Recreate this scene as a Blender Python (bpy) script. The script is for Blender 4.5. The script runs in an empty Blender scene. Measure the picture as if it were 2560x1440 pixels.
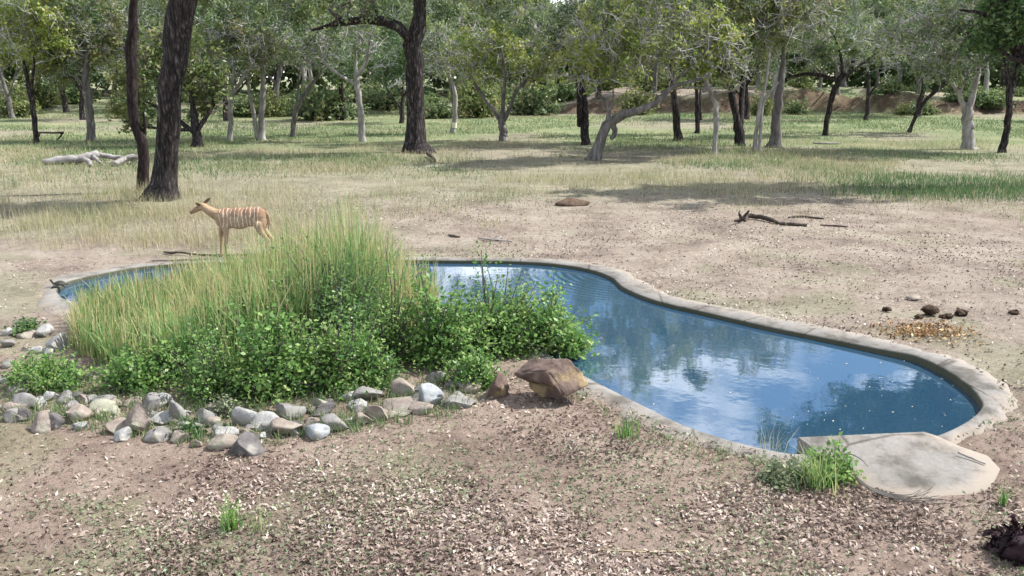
import bpy, math
import numpy as np
from mathutils import Vector

# ------------------------------------------------------------------ camera, sky, sun, exposure
SC = bpy.context.scene
CAM_H, PITCH, FPX = 3.19, math.radians(13.8), 2217.0
cam = bpy.data.objects.new('camera', bpy.data.cameras.new('camera'))
SC.collection.objects.link(cam); SC.camera = cam
cam.location = (0, 0, CAM_H); cam.rotation_euler = (math.pi/2 - PITCH, 0, 0)
cam.data.sensor_width = 36; cam.data.lens = FPX/2560*36
cam.data.clip_start = 0.05; cam.data.clip_end = 3000

SUN_AZ, SUN_EL = math.radians(74), math.radians(49)
W = bpy.data.worlds.new('World'); SC.world = W; W.use_nodes = True
nt = W.node_tree; nt.nodes.clear()
def N(t, typ, **kw):
    n = t.nodes.new(typ)
    for k, v in kw.items(): setattr(n, k, v)
    return n
out = N(nt, 'ShaderNodeOutputWorld'); bg = N(nt, 'ShaderNodeBackground')
sky = N(nt, 'ShaderNodeTexSky', sky_type='NISHITA', sun_disc=False)
sky.sun_elevation = SUN_EL; sky.sun_rotation = SUN_AZ; sky.dust_density = 0.25; sky.ozone_density = 3.5
tc = N(nt, 'ShaderNodeTexCoord')
mp = N(nt, 'ShaderNodeMapping'); mp.inputs['Scale'].default_value = (1, 1, 2.2); mp.inputs['Location'].default_value = (4.37, 0.4, 0.6)
nz = N(nt, 'ShaderNodeTexNoise'); nz.inputs['Scale'].default_value = 4.0; nz.inputs['Detail'].default_value = 7; nz.inputs['Roughness'].default_value = 0.55
rp = N(nt, 'ShaderNodeValToRGB'); rp.color_ramp.elements[0].position = 0.46; rp.color_ramp.elements[1].position = 0.66
mx = N(nt, 'ShaderNodeMix', data_type='RGBA'); mx.inputs['B'].default_value = (20, 20.5, 21, 1)
L = nt.links.new
L(tc.outputs['Generated'], mp.inputs['Vector']); L(mp.outputs['Vector'], nz.inputs['Vector']); L(nz.outputs['Fac'], rp.inputs['Fac'])
L(rp.outputs['Color'], mx.inputs['Factor']); L(sky.outputs['Color'], mx.inputs['A']); L(mx.outputs['Result'], bg.inputs['Color'])
bg.inputs['Strength'].default_value = 0.088; L(bg.outputs['Background'], out.inputs['Surface'])

sl = bpy.data.lights.new('sun', 'SUN'); sl.energy = 5.0; sl.angle = math.radians(0.5); sl.color = (1, 0.98, 0.95)
sun = bpy.data.objects.new('sun', sl); SC.collection.objects.link(sun)
SDIR = Vector((math.sin(SUN_AZ)*math.cos(SUN_EL), math.cos(SUN_AZ)*math.cos(SUN_EL), math.sin(SUN_EL)))
sun.rotation_euler = (-SDIR).to_track_quat('-Z', 'Y').to_euler(); sun.location = (20, 5, 30)
SC.view_settings.view_transform = 'Standard'; SC.view_settings.look = 'None'
SC.view_settings.exposure = 0.9; SC.view_settings.gamma = 1; SC.view_settings.use_curve_mapping = False
try:
    SC.cycles.max_bounces = 6; SC.cycles.transparent_max_bounces = 6
except Exception: pass

# ------------------------------------------------------------------ helpers
COL = SC.collection
cp, sp = math.cos(PITCH), math.sin(PITCH)
def ray(px, py):
    u, v = (px-1280)/FPX, (720-py)/FPX
    return np.array([u, cp+v*sp, -sp+v*cp])
def at(px, py, z=0.0):
    """photo position -> point on the plane of height z"""
    d = ray(px, py); t = (z-CAM_H)/d[2]
    return np.array([d[0]*t, d[1]*t, z])
def P(px, py, Y):
    """photo position -> point on the vertical plane at distance Y"""
    d = ray(px, py); t = Y/d[1]
    return np.array([d[0]*t, Y, CAM_H+d[2]*t])
def pxm(Y, py):                                   # metres for one photo pixel there
    d = ray(1280, py); return Y/d[1]/FPX

def mesh(name, V, F, mat=None, parent=None, v=None, smooth=False, loc=None, link=True):
    """V (n,3), F = one index array (m,k) or a list of them; v = per-vertex variation value"""
    if not isinstance(F, list): F = [F]
    V = np.asarray(V, dtype=np.float32)
    me = bpy.data.meshes.new(name)
    me.vertices.add(len(V)); me.vertices.foreach_set('co', V.ravel())
    loops = np.concatenate([f.ravel() for f in F]).astype(np.int32)
    tot = np.concatenate([np.full(len(f), f.shape[1]) for f in F]).astype(np.int32)
    start = np.concatenate([[0], np.cumsum(tot)[:-1]]).astype(np.int32)
    me.loops.add(len(loops)); me.loops.foreach_set('vertex_index', loops)
    me.polygons.add(len(tot)); me.polygons.foreach_set('loop_start', start)
    if smooth: me.polygons.foreach_set('use_smooth', np.ones(len(tot), dtype=bool))
    me.update(calc_edges=True)
    if v is not None:
        a = me.attributes.new('v', 'FLOAT', 'POINT'); a.data.foreach_set('value', np.asarray(v, dtype=np.float32))
    if mat: me.materials.append(mat)
    if not link: return me
    o = bpy.data.objects.new(name, me); COL.objects.link(o)
    if parent: o.parent = parent
    if loc is not None: o.location = loc
    return o
def tag(o, label=None, cat=None, group=None, kind=None):
    if label: o['label'] = label
    if cat: o['category'] = cat
    if group: o['group'] = group
    if kind: o['kind'] = kind
    return o
def empty(name, loc):
    o = bpy.data.objects.new(name, None); o.empty_display_size = 0.2; COL.objects.link(o); o.location = loc; return o

def smooth_loop(pts, n, closed=True):
    pts = np.asarray(pts, float); m = len(pts); res = []
    seg = m if closed else m-1
    for i in range(seg):
        if closed: p0, p1, p2, p3 = pts[(i-1) % m], pts[i], pts[(i+1) % m], pts[(i+2) % m]
        else: p0, p1, p2, p3 = pts[max(i-1, 0)], pts[i], pts[i+1], pts[min(i+2, m-1)]
        for t in np.linspace(0, 1, n, endpoint=False):
            res.append(0.5*((2*p1)+(-p0+p2)*t+(2*p0-5*p1+4*p2-p3)*t*t+(-p0+3*p1-3*p2+p3)*t**3))
    if not closed: res.append(pts[-1])
    return np.array(res)
def inside(poly, x, y):
    c = np.zeros(x.shape, bool); j = len(poly)-1
    for i in range(len(poly)):
        xi, yi, xj, yj = poly[i][0], poly[i][1], poly[j][0], poly[j][1]
        k = ((yi > y) != (yj > y)) & (x < (xj-xi)*(y-yi)/(yj-yi+1e-12)+xi)
        c ^= k; j = i
    return c
_tab = np.random.default_rng(5).random((256, 256))
def vnoise(x, y, s=1.0, oct=3):
    r = 0; a = 1; tot = 0
    for o in range(oct):
        X, Y = x*s+17.3*o, y*s-9.1*o
        i, j = np.floor(X).astype(int), np.floor(Y).astype(int); f, g = X-i, Y-j
        f, g = f*f*(3-2*f), g*g*(3-2*g)
        T = lambda p, q: _tab[p % 256, q % 256]
        r = r+a*((T(i, j)*(1-f)+T(i+1, j)*f)*(1-g)+(T(i, j+1)*(1-f)+T(i+1, j+1)*f)*g)
        tot += a; a *= 0.5; s *= 2
    return r/tot
def sstep(a, b, x):
    t = np.clip((x-a)/(b-a), 0, 1); return t*t*(3-2*t)

def tubes(P3, R, sides, cap=False):
    """batch of k polylines, each of n points: P3 (k,n,3), R (k,n) -> V, quads"""
    P3 = np.asarray(P3, float); R = np.asarray(R, float); k, n, _ = P3.shape
    T = np.gradient(P3, axis=1); T /= np.linalg.norm(T, axis=2, keepdims=True)+1e-9
    D = P3[:, -1]-P3[:, 0]; ref = np.where(np.abs(D[:, 2:3]) > 0.75*np.linalg.norm(D, axis=1, keepdims=True), [[1., 0.05, 0]], [[0.05, 0, 1.]])
    A = np.cross(T, ref[:, None, :]); A /= np.linalg.norm(A, axis=2, keepdims=True)+1e-9
    B = np.cross(T, A)
    th = np.arange(sides)*2*np.pi/sides
    V = P3[:, :, None, :]+R[:, :, None, None]*(np.cos(th)[None, None, :, None]*A[:, :, None, :]+np.sin(th)[None, None, :, None]*B[:, :, None, :])
    idx = np.arange(k*n*sides).reshape(k, n, sides)
    a, b = idx[:, :-1, :], idx[:, 1:, :]
    F = np.stack([a, np.roll(a, -1, 2), np.roll(b, -1, 2), b], -1).reshape(-1, 4)
    if cap:
        return V.reshape(-1, 3), [F, idx[:, -1, :].reshape(-1, sides), idx[:, 0, ::-1].reshape(-1, sides)]
    return V.reshape(-1, 3), F
def join(parts):
    Vs, Fs, o = [], [], 0
    for V, F in parts:
        Vs.append(V)
        for f in (F if isinstance(F, list) else [F]): Fs.append(f+o)
        o += len(V)
    ks = sorted(set(f.shape[1] for f in Fs))
    return np.concatenate(Vs), [np.concatenate([f for f in Fs if f.shape[1] == k]) for k in ks]
def unit(a): return a/(np.linalg.norm(a, axis=-1, keepdims=True)+1e-9)
def leaves(rng, C, size, up=0.3, aspect=0.5, fold=0.0):
    """a diamond-shaped leaf at every point of C"""
    n = len(C); d = unit(rng.normal(size=(n, 3))); nn = unit(rng.normal(size=(n, 3))+[0, 0, up])
    s = np.cross(nn, d); s = unit(s); d = unit(np.cross(s, nn))
    sz = size*rng.uniform(0.45, 1.45, (n, 1))
    V = np.stack([C-d*sz*0.5, C+s*sz*aspect*0.5+nn*sz*fold, C+d*sz*0.5, C-s*sz*aspect*0.5+nn*sz*fold], 1).reshape(-1, 3)
    return V, np.arange(4*n).reshape(n, 4)
def blades(rng, B, h, w, lean=0.3, seg=2):
    """grass blades: B (n,3) feet, h (n,) heights, w (n,) widths"""
    n = len(B); a = rng.uniform(0, 2*np.pi, n); dirv = np.stack([np.cos(a), np.sin(a), 0*a], 1)
    a2 = rng.uniform(0, 2*np.pi, n); side = np.stack([np.cos(a2), np.sin(a2), 0*a2], 1)
    ln = np.abs(rng.normal(0, lean, n))
    rows = []
    for t in np.linspace(0, 1, seg+1):
        c = B+dirv*(ln*h*t*t)[:, None]+np.array([0, 0, 1.])*(h*(t-0.25*ln*t*t))[:, None]
        ww = (w*(1-0.85*t)*0.5)[:, None]*side
        rows += [c-ww, c+ww]
    V = np.stack(rows, 1); k = 2*(seg+1); base = (np.arange(n)*k)[:, None]
    F = np.concatenate([base+np.array([[2*i, 2*i+1, 2*i+3, 2*i+2]]) for i in range(seg)])
    return V.reshape(-1, 3), F, k

# ------------------------------------------------------------------ materials
MATS = {}
def new_mat(name):
    m = bpy.data.materials.new(name); m.use_nodes = True; t = m.node_tree; t.nodes.clear()
    o = N(t, 'ShaderNodeOutputMaterial'); MATS[name] = m; return m, t, o
def ramp(t, stops):
    r = N(t, 'ShaderNodeValToRGB'); e = r.color_ramp.elements
    while len(e) < len(stops): e.new(0.5)
    for i, (p, c) in enumerate(stops): e[i].position = p; e[i].color = (*c, 1)
    return r
def tex(t, scale, detail=5, rough=0.6, sx=(1, 1, 1), coord='Object', kind='noise'):
    c = N(t, 'ShaderNodeTexCoord'); m = N(t, 'ShaderNodeMapping'); m.inputs['Scale'].default_value = sx
    if kind == 'noise':
        n = N(t, 'ShaderNodeTexNoise'); n.inputs['Scale'].default_value = scale; n.inputs['Detail'].default_value = detail; n.inputs['Roughness'].default_value = rough
    else:
        n = N(t, 'ShaderNodeTexVoronoi'); n.inputs['Scale'].default_value = scale
    t.links.new(c.outputs[coord], m.inputs['Vector']); t.links.new(m.outputs['Vector'], n.inputs['Vector'])
    return n
def mixc(t, fac, a, b, mode='MIX'):
    m = N(t, 'ShaderNodeMix', data_type='RGBA', blend_type=mode)
    for s, val in (('Factor', fac), ('A', a), ('B', b)):
        if isinstance(val, (int, float)): m.inputs[s].default_value = val
        elif isinstance(val, tuple): m.inputs[s].default_value = (*val, 1)
        else: t.links.new(val, m.inputs[s])
    return m.outputs['Result']
def bump(t, h, strength, dist=0.02):
    b = N(t, 'ShaderNodeBump'); b.inputs['Strength'].default_value = strength; b.inputs['Distance'].default_value = dist
    t.links.new(h, b.inputs['Height']); return b.outputs['Normal']
def rough_mat(name, stops, scale, sx=(1, 1, 1), rough=0.9, bstr=0.5, bdist=0.02, spots=None, crack=0):
    m, t, o = new_mat(name); p = N(t, 'ShaderNodeBsdfPrincipled'); p.inputs['Roughness'].default_value = rough
    p.inputs['Specular IOR Level'].default_value = 0.2
    n = tex(t, scale, 6, 0.65, sx); r = ramp(t, stops); t.links.new(n.outputs['Fac'], r.inputs['Fac']); c = r.outputs['Color']
    if spots:
        s = tex(t, spots[0], 3, 0.5); rr = ramp(t, [(spots[1], (0, 0, 0)), (spots[1]+0.08, (1, 1, 1))]); t.links.new(s.outputs['Fac'], rr.inputs['Fac'])
        c = mixc(t, rr.outputs['Color'], c, spots[2])
    if crack:
        vo = tex(t, crack, sx=(1, 1, 0.22), kind='voronoi'); vo.feature = 'DISTANCE_TO_EDGE'; vr = ramp(t, [(0.0, (0.3, 0.3, 0.3)), (0.14, (1, 1, 1))]); t.links.new(vo.outputs['Distance'], vr.inputs['Fac']); c = mixc(t, 0.85, c, vr.outputs['Color'], 'MULTIPLY')
    t.links.new(c, p.inputs['Base Color']); n2 = tex(t, scale*2.5, 6, 0.7, sx)
    t.links.new(bump(t, n2.outputs['Fac'], bstr, bdist), p.inputs['Normal']); t.links.new(p.outputs['BSDF'], o.inputs['Surface']); return m
def leaf_mat(name, stops, transl=0.35, rough=0.6):
    """colour by the leaf's own variation value; lets some light through"""
    m, t, o = new_mat(name); a = N(t, 'ShaderNodeAttribute', attribute_name='v'); r = ramp(t, stops)
    t.links.new(a.outputs['Fac'], r.inputs['Fac'])
    d = N(t, 'ShaderNodeBsdfDiffuse'); tr = N(t, 'ShaderNodeBsdfTranslucent'); g = N(t, 'ShaderNodeBsdfGlossy'); g.inputs['Roughness'].default_value = 0.45
    mm = N(t, 'ShaderNodeMixShader'); mm.inputs[0].default_value = transl; m2 = N(t, 'ShaderNodeMixShader'); m2.inputs[0].default_value = 0.022
    t.links.new(r.outputs['Color'], d.inputs['Color']); t.links.new(r.outputs['Color'], tr.inputs['Color'])
    t.links.new(d.outputs[0], mm.inputs[1]); t.links.new(tr.outputs[0], mm.inputs[2]); t.links.new(mm.outputs[0], m2.inputs[1]); t.links.new(g.outputs[0], m2.inputs[2])
    t.links.new(m2.outputs[0], o.inputs['Surface']); return m

bark_dark = rough_mat('bark_dark', [(0.3, (0.014, 0.011, 0.012)), (0.52, (0.05, 0.04, 0.039)), (0.72, (0.24, 0.205, 0.19))], 17, (1, 1, 0.2), bstr=1.0, bdist=0.1, crack=9)
bark_red = rough_mat('bark_red', [(0.3, (0.014, 0.011, 0.011)), (0.55, (0.05, 0.034, 0.032)), (0.75, (0.14, 0.10, 0.092))], 15, (1, 1, 0.22), bstr=1.0, bdist=0.08, crack=13)
bark_grey = rough_mat('bark_grey', [(0.3, (0.05, 0.045, 0.043)), (0.55, (0.15, 0.135, 0.125)), (0.8, (0.32, 0.3, 0.28))], 7, (1, 1, 0.25), bstr=0.9, bdist=0.04)
bark_pale = rough_mat('bark_pale', [(0.3, (0.13, 0.115, 0.105)), (0.55, (0.3, 0.28, 0.26)), (0.8, (0.5, 0.48, 0.45))], 5, (1, 1, 0.3), bstr=0.6, bdist=0.03)
twig_grey = rough_mat('twig_grey', [(0.35, (0.16, 0.15, 0.145)), (0.5, (0.36, 0.345, 0.335)), (0.65, (0.55, 0.53, 0.52))], 1.2, bstr=0.2)
twig_dark = rough_mat('twig_dark', [(0.3, (0.05, 0.045, 0.04)), (0.7, (0.16, 0.145, 0.13))], 2, bstr=0.2)
deadwood = rough_mat('deadwood', [(0.3, (0.1, 0.09, 0.085)), (0.55, (0.27, 0.25, 0.235)), (0.8, (0.42, 0.4, 0.385))], 6, (0.3, 1, 1), bstr=0.7)
deadwood_dark = rough_mat('deadwood_dark', [(0.3, (0.025, 0.02, 0.015)), (0.6, (0.08, 0.062, 0.048)), (0.85, (0.2, 0.17, 0.14))], 14, (0.4, 1, 1), bstr=0.8)
G = lambda *a: leaf_mat(*a)
leaf_yellow = G('leaf_yellow', [(0.0, (0.10, 0.15, 0.035)), (0.4, (0.23, 0.30, 0.06)), (0.75, (0.36, 0.40, 0.10)), (1.0, (0.44, 0.40, 0.16))], 0.45)
leaf_olive = G('leaf_olive', [(0.0, (0.06, 0.095, 0.03)), (0.5, (0.17, 0.22, 0.07)), (0.85, (0.30, 0.30, 0.12)), (1.0, (0.38, 0.29, 0.17))], 0.42)
leaf_grey = G('leaf_grey', [(0.0, (0.05, 0.10, 0.045)), (0.5, (0.155, 0.22, 0.085)), (1.0, (0.33, 0.38, 0.145))], 0.42)
leaf_deep = G('leaf_deep', [(0.0, (0.04, 0.085, 0.03)), (0.5, (0.095, 0.17, 0.06)), (1.0, (0.19, 0.26, 0.09))], 0.42)
leaf_shrub = G('leaf_shrub', [(0.0, (0.06, 0.14, 0.04)), (0.4, (0.14, 0.27, 0.07)), (0.75, (0.27, 0.41, 0.115)), (1.0, (0.42, 0.46, 0.19))], 0.5)
reed_leaf = G('reed_leaf', [(0.0, (0.10, 0.20, 0.07)), (0.35, (0.20, 0.33, 0.11)), (0.58, (0.33, 0.40, 0.15)), (0.78, (0.50, 0.44, 0.22)), (1.0, (0.56, 0.46, 0.29))], 0.4)
grass_dry = G('grass_dry', [(0.0, (0.16, 0.22, 0.10)), (0.4, (0.31, 0.32, 0.17)), (0.75, (0.41, 0.37, 0.22)), (1.0, (0.48, 0.40, 0.28))], 0.35)
grass_green = G('grass_green', [(0.0, (0.07, 0.14, 0.05)), (0.5, (0.15, 0.225, 0.095)), (0.85, (0.26, 0.285, 0.14)), (1.0, (0.40, 0.36, 0.2))], 0.35)
litter_mat = G('litter', [(0.0, (0.07, 0.048, 0.04)), (0.3, (0.19, 0.135, 0.11)), (0.6, (0.31, 0.235, 0.195)), (0.85, (0.41, 0.33, 0.275)), (1.0, (0.52, 0.45, 0.38))], 0.12)
weed_mat = G('weed', [(0.0, (0.12, 0.16, 0.085)), (0.5, (0.21, 0.25, 0.14)), (1.0, (0.32, 0.33, 0.2))], 0.3)
pebble_mat = G('pebble', [(0.0, (0.03, 0.025, 0.02)), (0.45, (0.11, 0.085, 0.065)), (0.75, (0.3, 0.25, 0.2)), (1.0, (0.55, 0.5, 0.43))], 0.0)
straw_mat = G('straw', [(0.0, (0.4, 0.33, 0.2)), (1.0, (0.62, 0.55, 0.4))], 0.1)
thicket_mat = G('thicket', [(0.0, (0.06, 0.10, 0.045)), (0.5, (0.14, 0.20, 0.085)), (0.85, (0.27, 0.30, 0.12)), (1.0, (0.38, 0.33, 0.16))], 0.45)

# ground: bare earth, meadow and brown bank mixed by what covers the place
def ground_mat():
    m, t, o = new_mat('earth'); p = N(t, 'ShaderNodeBsdfPrincipled'); p.inputs['Roughness'].default_value = 0.95; p.inputs['Specular IOR Level'].default_value = 0.1
    n1 = tex(t, 0.8, 8, 0.68); r1 = ramp(t, [(0.33, (0.155, 0.12, 0.10)), (0.48, (0.25, 0.203, 0.166)), (0.66, (0.33, 0.284, 0.232))]); t.links.new(n1.outputs['Fac'], r1.inputs['Fac'])
    n2 = tex(t, 9, 8, 0.75); r2 = ramp(t, [(0.3, (0.62, 0.6, 0.57)), (0.52, (1, 1, 1)), (0.75, (1.22, 1.2, 1.15))]); t.links.new(n2.outputs['Fac'], r2.inputs['Fac'])
    dirt = mixc(t, 1.0, r1.outputs['Color'], r2.outputs['Color'], 'MULTIPLY')
    n5 = tex(t, 55, 4, 0.7); r5 = ramp(t, [(0.3, (0.7, 0.68, 0.66)), (0.5, (1, 1, 1)), (0.7, (1.2, 1.2, 1.18))]); t.links.new(n5.outputs['Fac'], r5.inputs['Fac'])
    dirt = mixc(t, 0.8, dirt, r5.outputs['Color'], 'MULTIPLY')
    an = N(t, 'ShaderNodeAttribute', attribute_name='near'); dirt = mixc(t, an.outputs['Fac'], dirt, mixc(t, 1.0, dirt, (0.95, 0.88, 0.87), 'MULTIPLY'))
    n3 = tex(t, 0.32, 6, 0.65); r3 = ramp(t, [(0.3, (0.10, 0.14, 0.062)), (0.5, (0.165, 0.195, 0.092)), (0.7, (0.27, 0.26, 0.15))]); t.links.new(n3.outputs['Fac'], r3.inputs['Fac'])
    mead = mixc(t, 1.0, r3.outputs['Color'], r2.outputs['Color'], 'MULTIPLY')
    am = N(t, 'ShaderNodeAttribute', attribute_name='meadow'); ab = N(t, 'ShaderNodeAttribute', attribute_name='bank')
    c = mixc(t, am.outputs['Fac'], dirt, mead)
    n4 = tex(t, 0.8, 6, 0.7); r4 = ramp(t, [(0.35, (0.045, 0.028, 0.02)), (0.55, (0.12, 0.08, 0.055)), (0.7, (0.25, 0.2, 0.12))]); t.links.new(n4.outputs['Fac'], r4.inputs['Fac'])
    c = mixc(t, ab.outputs['Fac'], c, r4.outputs['Color'])
    t.links.new(c, p.inputs['Base Color'])
    hb = N(t, 'ShaderNodeMath', operation='ADD'); t.links.new(n2.outputs['Fac'], hb.inputs[0]); t.links.new(n5.outputs['Fac'], hb.inputs[1])
    t.links.new(bump(t, hb.outputs[0], 0.9, 0.03), p.inputs['Normal'])
    t.links.new(p.outputs['BSDF'], o.inputs['Surface']); return m
earth = ground_mat()

def concrete_mat():
    m, t, o = new_mat('concrete')
    so = N(t, 'ShaderNodeAttribute', attribute_name='soil'); sn = tex(t, 3.5, 6, 0.7); p = N(t, 'ShaderNodeBsdfPrincipled'); p.inputs['Roughness'].default_value = 0.85; p.inputs['Specular IOR Level'].default_value = 0.25
    n1 = tex(t, 1.3, 7, 0.65); r1 = ramp(t, [(0.3, (0.115, 0.106, 0.095)), (0.5, (0.19, 0.177, 0.16)), (0.7, (0.25, 0.236, 0.218))]); t.links.new(n1.outputs['Fac'], r1.inputs['Fac'])
    n2 = tex(t, 22, 6, 0.75); r2 = ramp(t, [(0.3, (0.78, 0.76, 0.74)), (0.6, (1.06, 1.05, 1.04))]); t.links.new(n2.outputs['Fac'], r2.inputs['Fac'])
    c = mixc(t, 1.0, r1.outputs['Color'], r2.outputs['Color'], 'MULTIPLY')
    vo = tex(t, 0.75, kind='voronoi'); vo.feature = 'DISTANCE_TO_EDGE'; vc = ramp(t, [(0.004, (0.35, 0.33, 0.3)), (0.012, (1, 1, 1))]); t.links.new(vo.outputs['Distance'], vc.inputs['Fac'])
    c = mixc(t, 0.8, c, vc.outputs['Color'], 'MULTIPLY')                     # cracks
    st_ = tex(t, 2.6, 5, 0.7); sc_ = ramp(t, [(0.36, (0.62, 0.6, 0.56)), (0.5, (1, 1, 1))]); t.links.new(st_.outputs['Fac'], sc_.inputs['Fac']); c = mixc(t, 0.9, c, sc_.outputs['Color'], 'MULTIPLY')   # stains
    sa = N(t, 'ShaderNodeMath', operation='ADD'); t.links.new(so.outputs['Fac'], sa.inputs[0]); t.links.new(sn.outputs['Fac'], sa.inputs[1])
    sr = ramp(t, [(0.55, (0, 0, 0)), (0.8, (1, 1, 1))]); t.links.new(sa.outputs[0], sr.inputs['Fac'])
    c = mixc(t, sr.outputs['Color'], c, (0.25, 0.212, 0.172))                # earth trodden onto it
    a = N(t, 'ShaderNodeAttribute', attribute_name='v')                     # algae on the wetted inner wall, darkened further to paint in its shade
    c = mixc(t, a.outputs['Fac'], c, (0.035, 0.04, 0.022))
    t.links.new(c, p.inputs['Base Color']); t.links.new(bump(t, n2.outputs['Fac'], 0.5, 0.012), p.inputs['Normal'])
    t.links.new(p.outputs['BSDF'], o.inputs['Surface']); return m
concrete = concrete_mat()

def water_mat():
    m, t, o = new_mat('pool_water'); p = N(t, 'ShaderNodeBsdfPrincipled')
    p.inputs['Base Color'].default_value = (0.02, 0.055, 0.095, 1); p.inputs['Roughness'].default_value = 0.03; p.inputs['IOR'].default_value = 2.5
    p.inputs['Specular IOR Level'].default_value = 1.0
    n = tex(t, 1.6, 3, 0.5); n2 = tex(t, 9, 2, 0.5)
    c = N(t, 'ShaderNodeTexCoord'); mp_ = N(t, 'ShaderNodeMapping'); rc = at(1600, 690, -0.1)
    mp_.inputs['Location'].default_value = (-rc[0], -rc[1], 0)
    w = N(t, 'ShaderNodeTexWave', wave_type='RINGS', rings_direction='SPHERICAL'); w.inputs['Scale'].default_value = 2.3; w.inputs['Distortion'].default_value = 1.8; w.inputs['Detail'].default_value = 1
    t.links.new(c.outputs['Object'], mp_.inputs['Vector']); t.links.new(mp_.outputs['Vector'], w.inputs['Vector'])
    ln = N(t, 'ShaderNodeVectorMath', operation='LENGTH'); t.links.new(mp_.outputs['Vector'], ln.inputs[0])
    mr = N(t, 'ShaderNodeMapRange'); mr.inputs['From Min'].default_value = 0.4; mr.inputs['From Max'].default_value = 2.3; mr.inputs['To Min'].default_value = 1; mr.inputs['To Max'].default_value = 0
    t.links.new(ln.outputs['Value'], mr.inputs['Value'])
    mu = N(t, 'ShaderNodeMath', operation='MULTIPLY'); t.links.new(w.outputs['Fac'], mu.inputs[0]); t.links.new(mr.outputs['Result'], mu.inputs[1])
    b1 = N(t, 'ShaderNodeBump'); b1.inputs['Strength'].default_value = 0.05; b1.inputs['Distance'].default_value = 0.05; t.links.new(n.outputs['Fac'], b1.inputs['Height'])
    b2 = N(t, 'ShaderNodeBump'); b2.inputs['Strength'].default_value = 0.05; b2.inputs['Distance'].default_value = 0.01; t.links.new(n2.outputs['Fac'], b2.inputs['Height']); t.links.new(b1.outputs[0], b2.inputs['Normal'])
    b3 = N(t, 'ShaderNodeBump'); b3.inputs['Strength'].default_value = 0.13; b3.inputs['Distance'].default_value = 0.02; t.links.new(mu.outputs[0], b3.inputs['Height']); t.links.new(b2.outputs[0], b3.inputs['Normal'])
    t.links.new(b3.outputs[0], p.inputs['Normal']); t.links.new(p.outputs['BSDF'], o.inputs['Surface']); return m
water = water_mat()

# ------------------------------------------------------------------ pool outline (inner edge, outer edge)
PAIRS = [((143,722),(75,735)),((170,703),(108,697)),((230,688),(190,676)),((330,669),(310,658)),((420,660),(420,651)),((560,654),(560,645)),((760,650),(760,640)),
 ((950,649),(950,638)),((1130,650),(1130,638)),((1290,652),(1300,638)),((1400,660),(1430,645)),((1480,674),(1530,660)),((1530,693),(1590,676)),((1560,718),(1630,700)),
 ((1640,750),(1690,727)),((1780,783),(1820,757)),((1920,815),(1960,785)),((2060,843),(2100,812)),((2200,873),(2230,843)),((2285,893),(2330,866)),((2360,928),(2440,900)),
 ((2420,970),(2540,950)),((2448,1002),(2590,1010)),((2452,1026),(2520,1050)),((2415,1060),(2440,1072)),((2350,1088),(2370,1100)),((2250,1110),(2250,1150)),((2100,1130),(2100,1165)),
 ((1990,1133),(1985,1150)),((1900,1118),(1880,1140)),((1800,1092),(1760,1120)),((1700,1057),(1650,1092)),((1600,1008),(1550,1048)),((1500,958),(1450,995)),((1420,915),(1370,945)),
 ((1320,850),(1270,872)),((1200,790),(1160,812)),((1050,755),(1020,777)),((850,738),(840,759)),((600,735),(590,757)),((420,735),(410,758)),((300,742),(290,767)),((220,755),(205,787)),((165,748),(105,792)),((148,735),(72,765))]
RIM_Z, WATER_Z = 0.022, -0.04
inner = smooth_loop([at(*a, RIM_Z) for a, b in PAIRS], 8)
outer = smooth_loop([at(*b, RIM_Z) for a, b in PAIRS], 8)
od_ = outer-inner; ol_ = np.linalg.norm(od_, axis=1, keepdims=True); outer = inner+od_/ol_*np.maximum(ol_*0.76, 0.2)
midl = inner*0.55+outer*0.45

# ------------------------------------------------------------------ ground sheet
def axis(pieces):
    r = []
    for a, b, d in pieces: r.append(np.arange(a, b, d))
    return np.concatenate(r+[[pieces[-1][1]]])
gx = axis([(-240,-120,20),(-120,-40,4),(-40,-14,0.8),(-14,-8.5,0.3),(-8.5,9.5,0.09),(9.5,14,0.3),(14,40,0.8),(40,120,4),(120,240,20)])
gy = axis([(-60,0,6),(0,4,0.4),(4,16.6,0.09),(16.6,30,0.35),(30,90,0.9),(90,130,4),(130,330,20)])
X, Y = np.meshgrid(gx, gy); X, Y = X.ravel(), Y.ravel()
def ground_h(x, y):
    h = 0.05*(vnoise(x, y, 0.25, 3)-0.5)+0.035*(vnoise(x+40, y, 1.3, 3)-0.5)
    far = sstep(17, 40, y); h = h+far*0.25*(vnoise(x, y, 0.07, 3)-0.5)
    line = 69+8*(vnoise(x, y*0, 0.15, 3)-0.5)
    amt = sstep(2, 9, x)*(1-0.5*sstep(28, 45, x))+0.25
    h = h+1.1*amt*sstep(0, 1.2+2.5*vnoise(x, y*0, 0.5, 2), y-line)*(0.3+1.3*vnoise(x, y, 0.3, 3))
    return h
Z = ground_h(X, Y)
ins = inside(midl, X, Y)
nearp = np.zeros(len(X)); sel = (X > -9) & (X < 10) & (Y > 5) & (Y < 17)
dd = np.sqrt(((X[sel][:, None]-midl[None, ::2, 0])**2+(Y[sel][:, None]-midl[None, ::2, 1])**2)).min(1)
fl = np.ones(len(X)); fl[sel] = sstep(0.2, 0.9, dd)
Z = Z*fl-0.004*(1-fl); Z[ins] = -0.75
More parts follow.
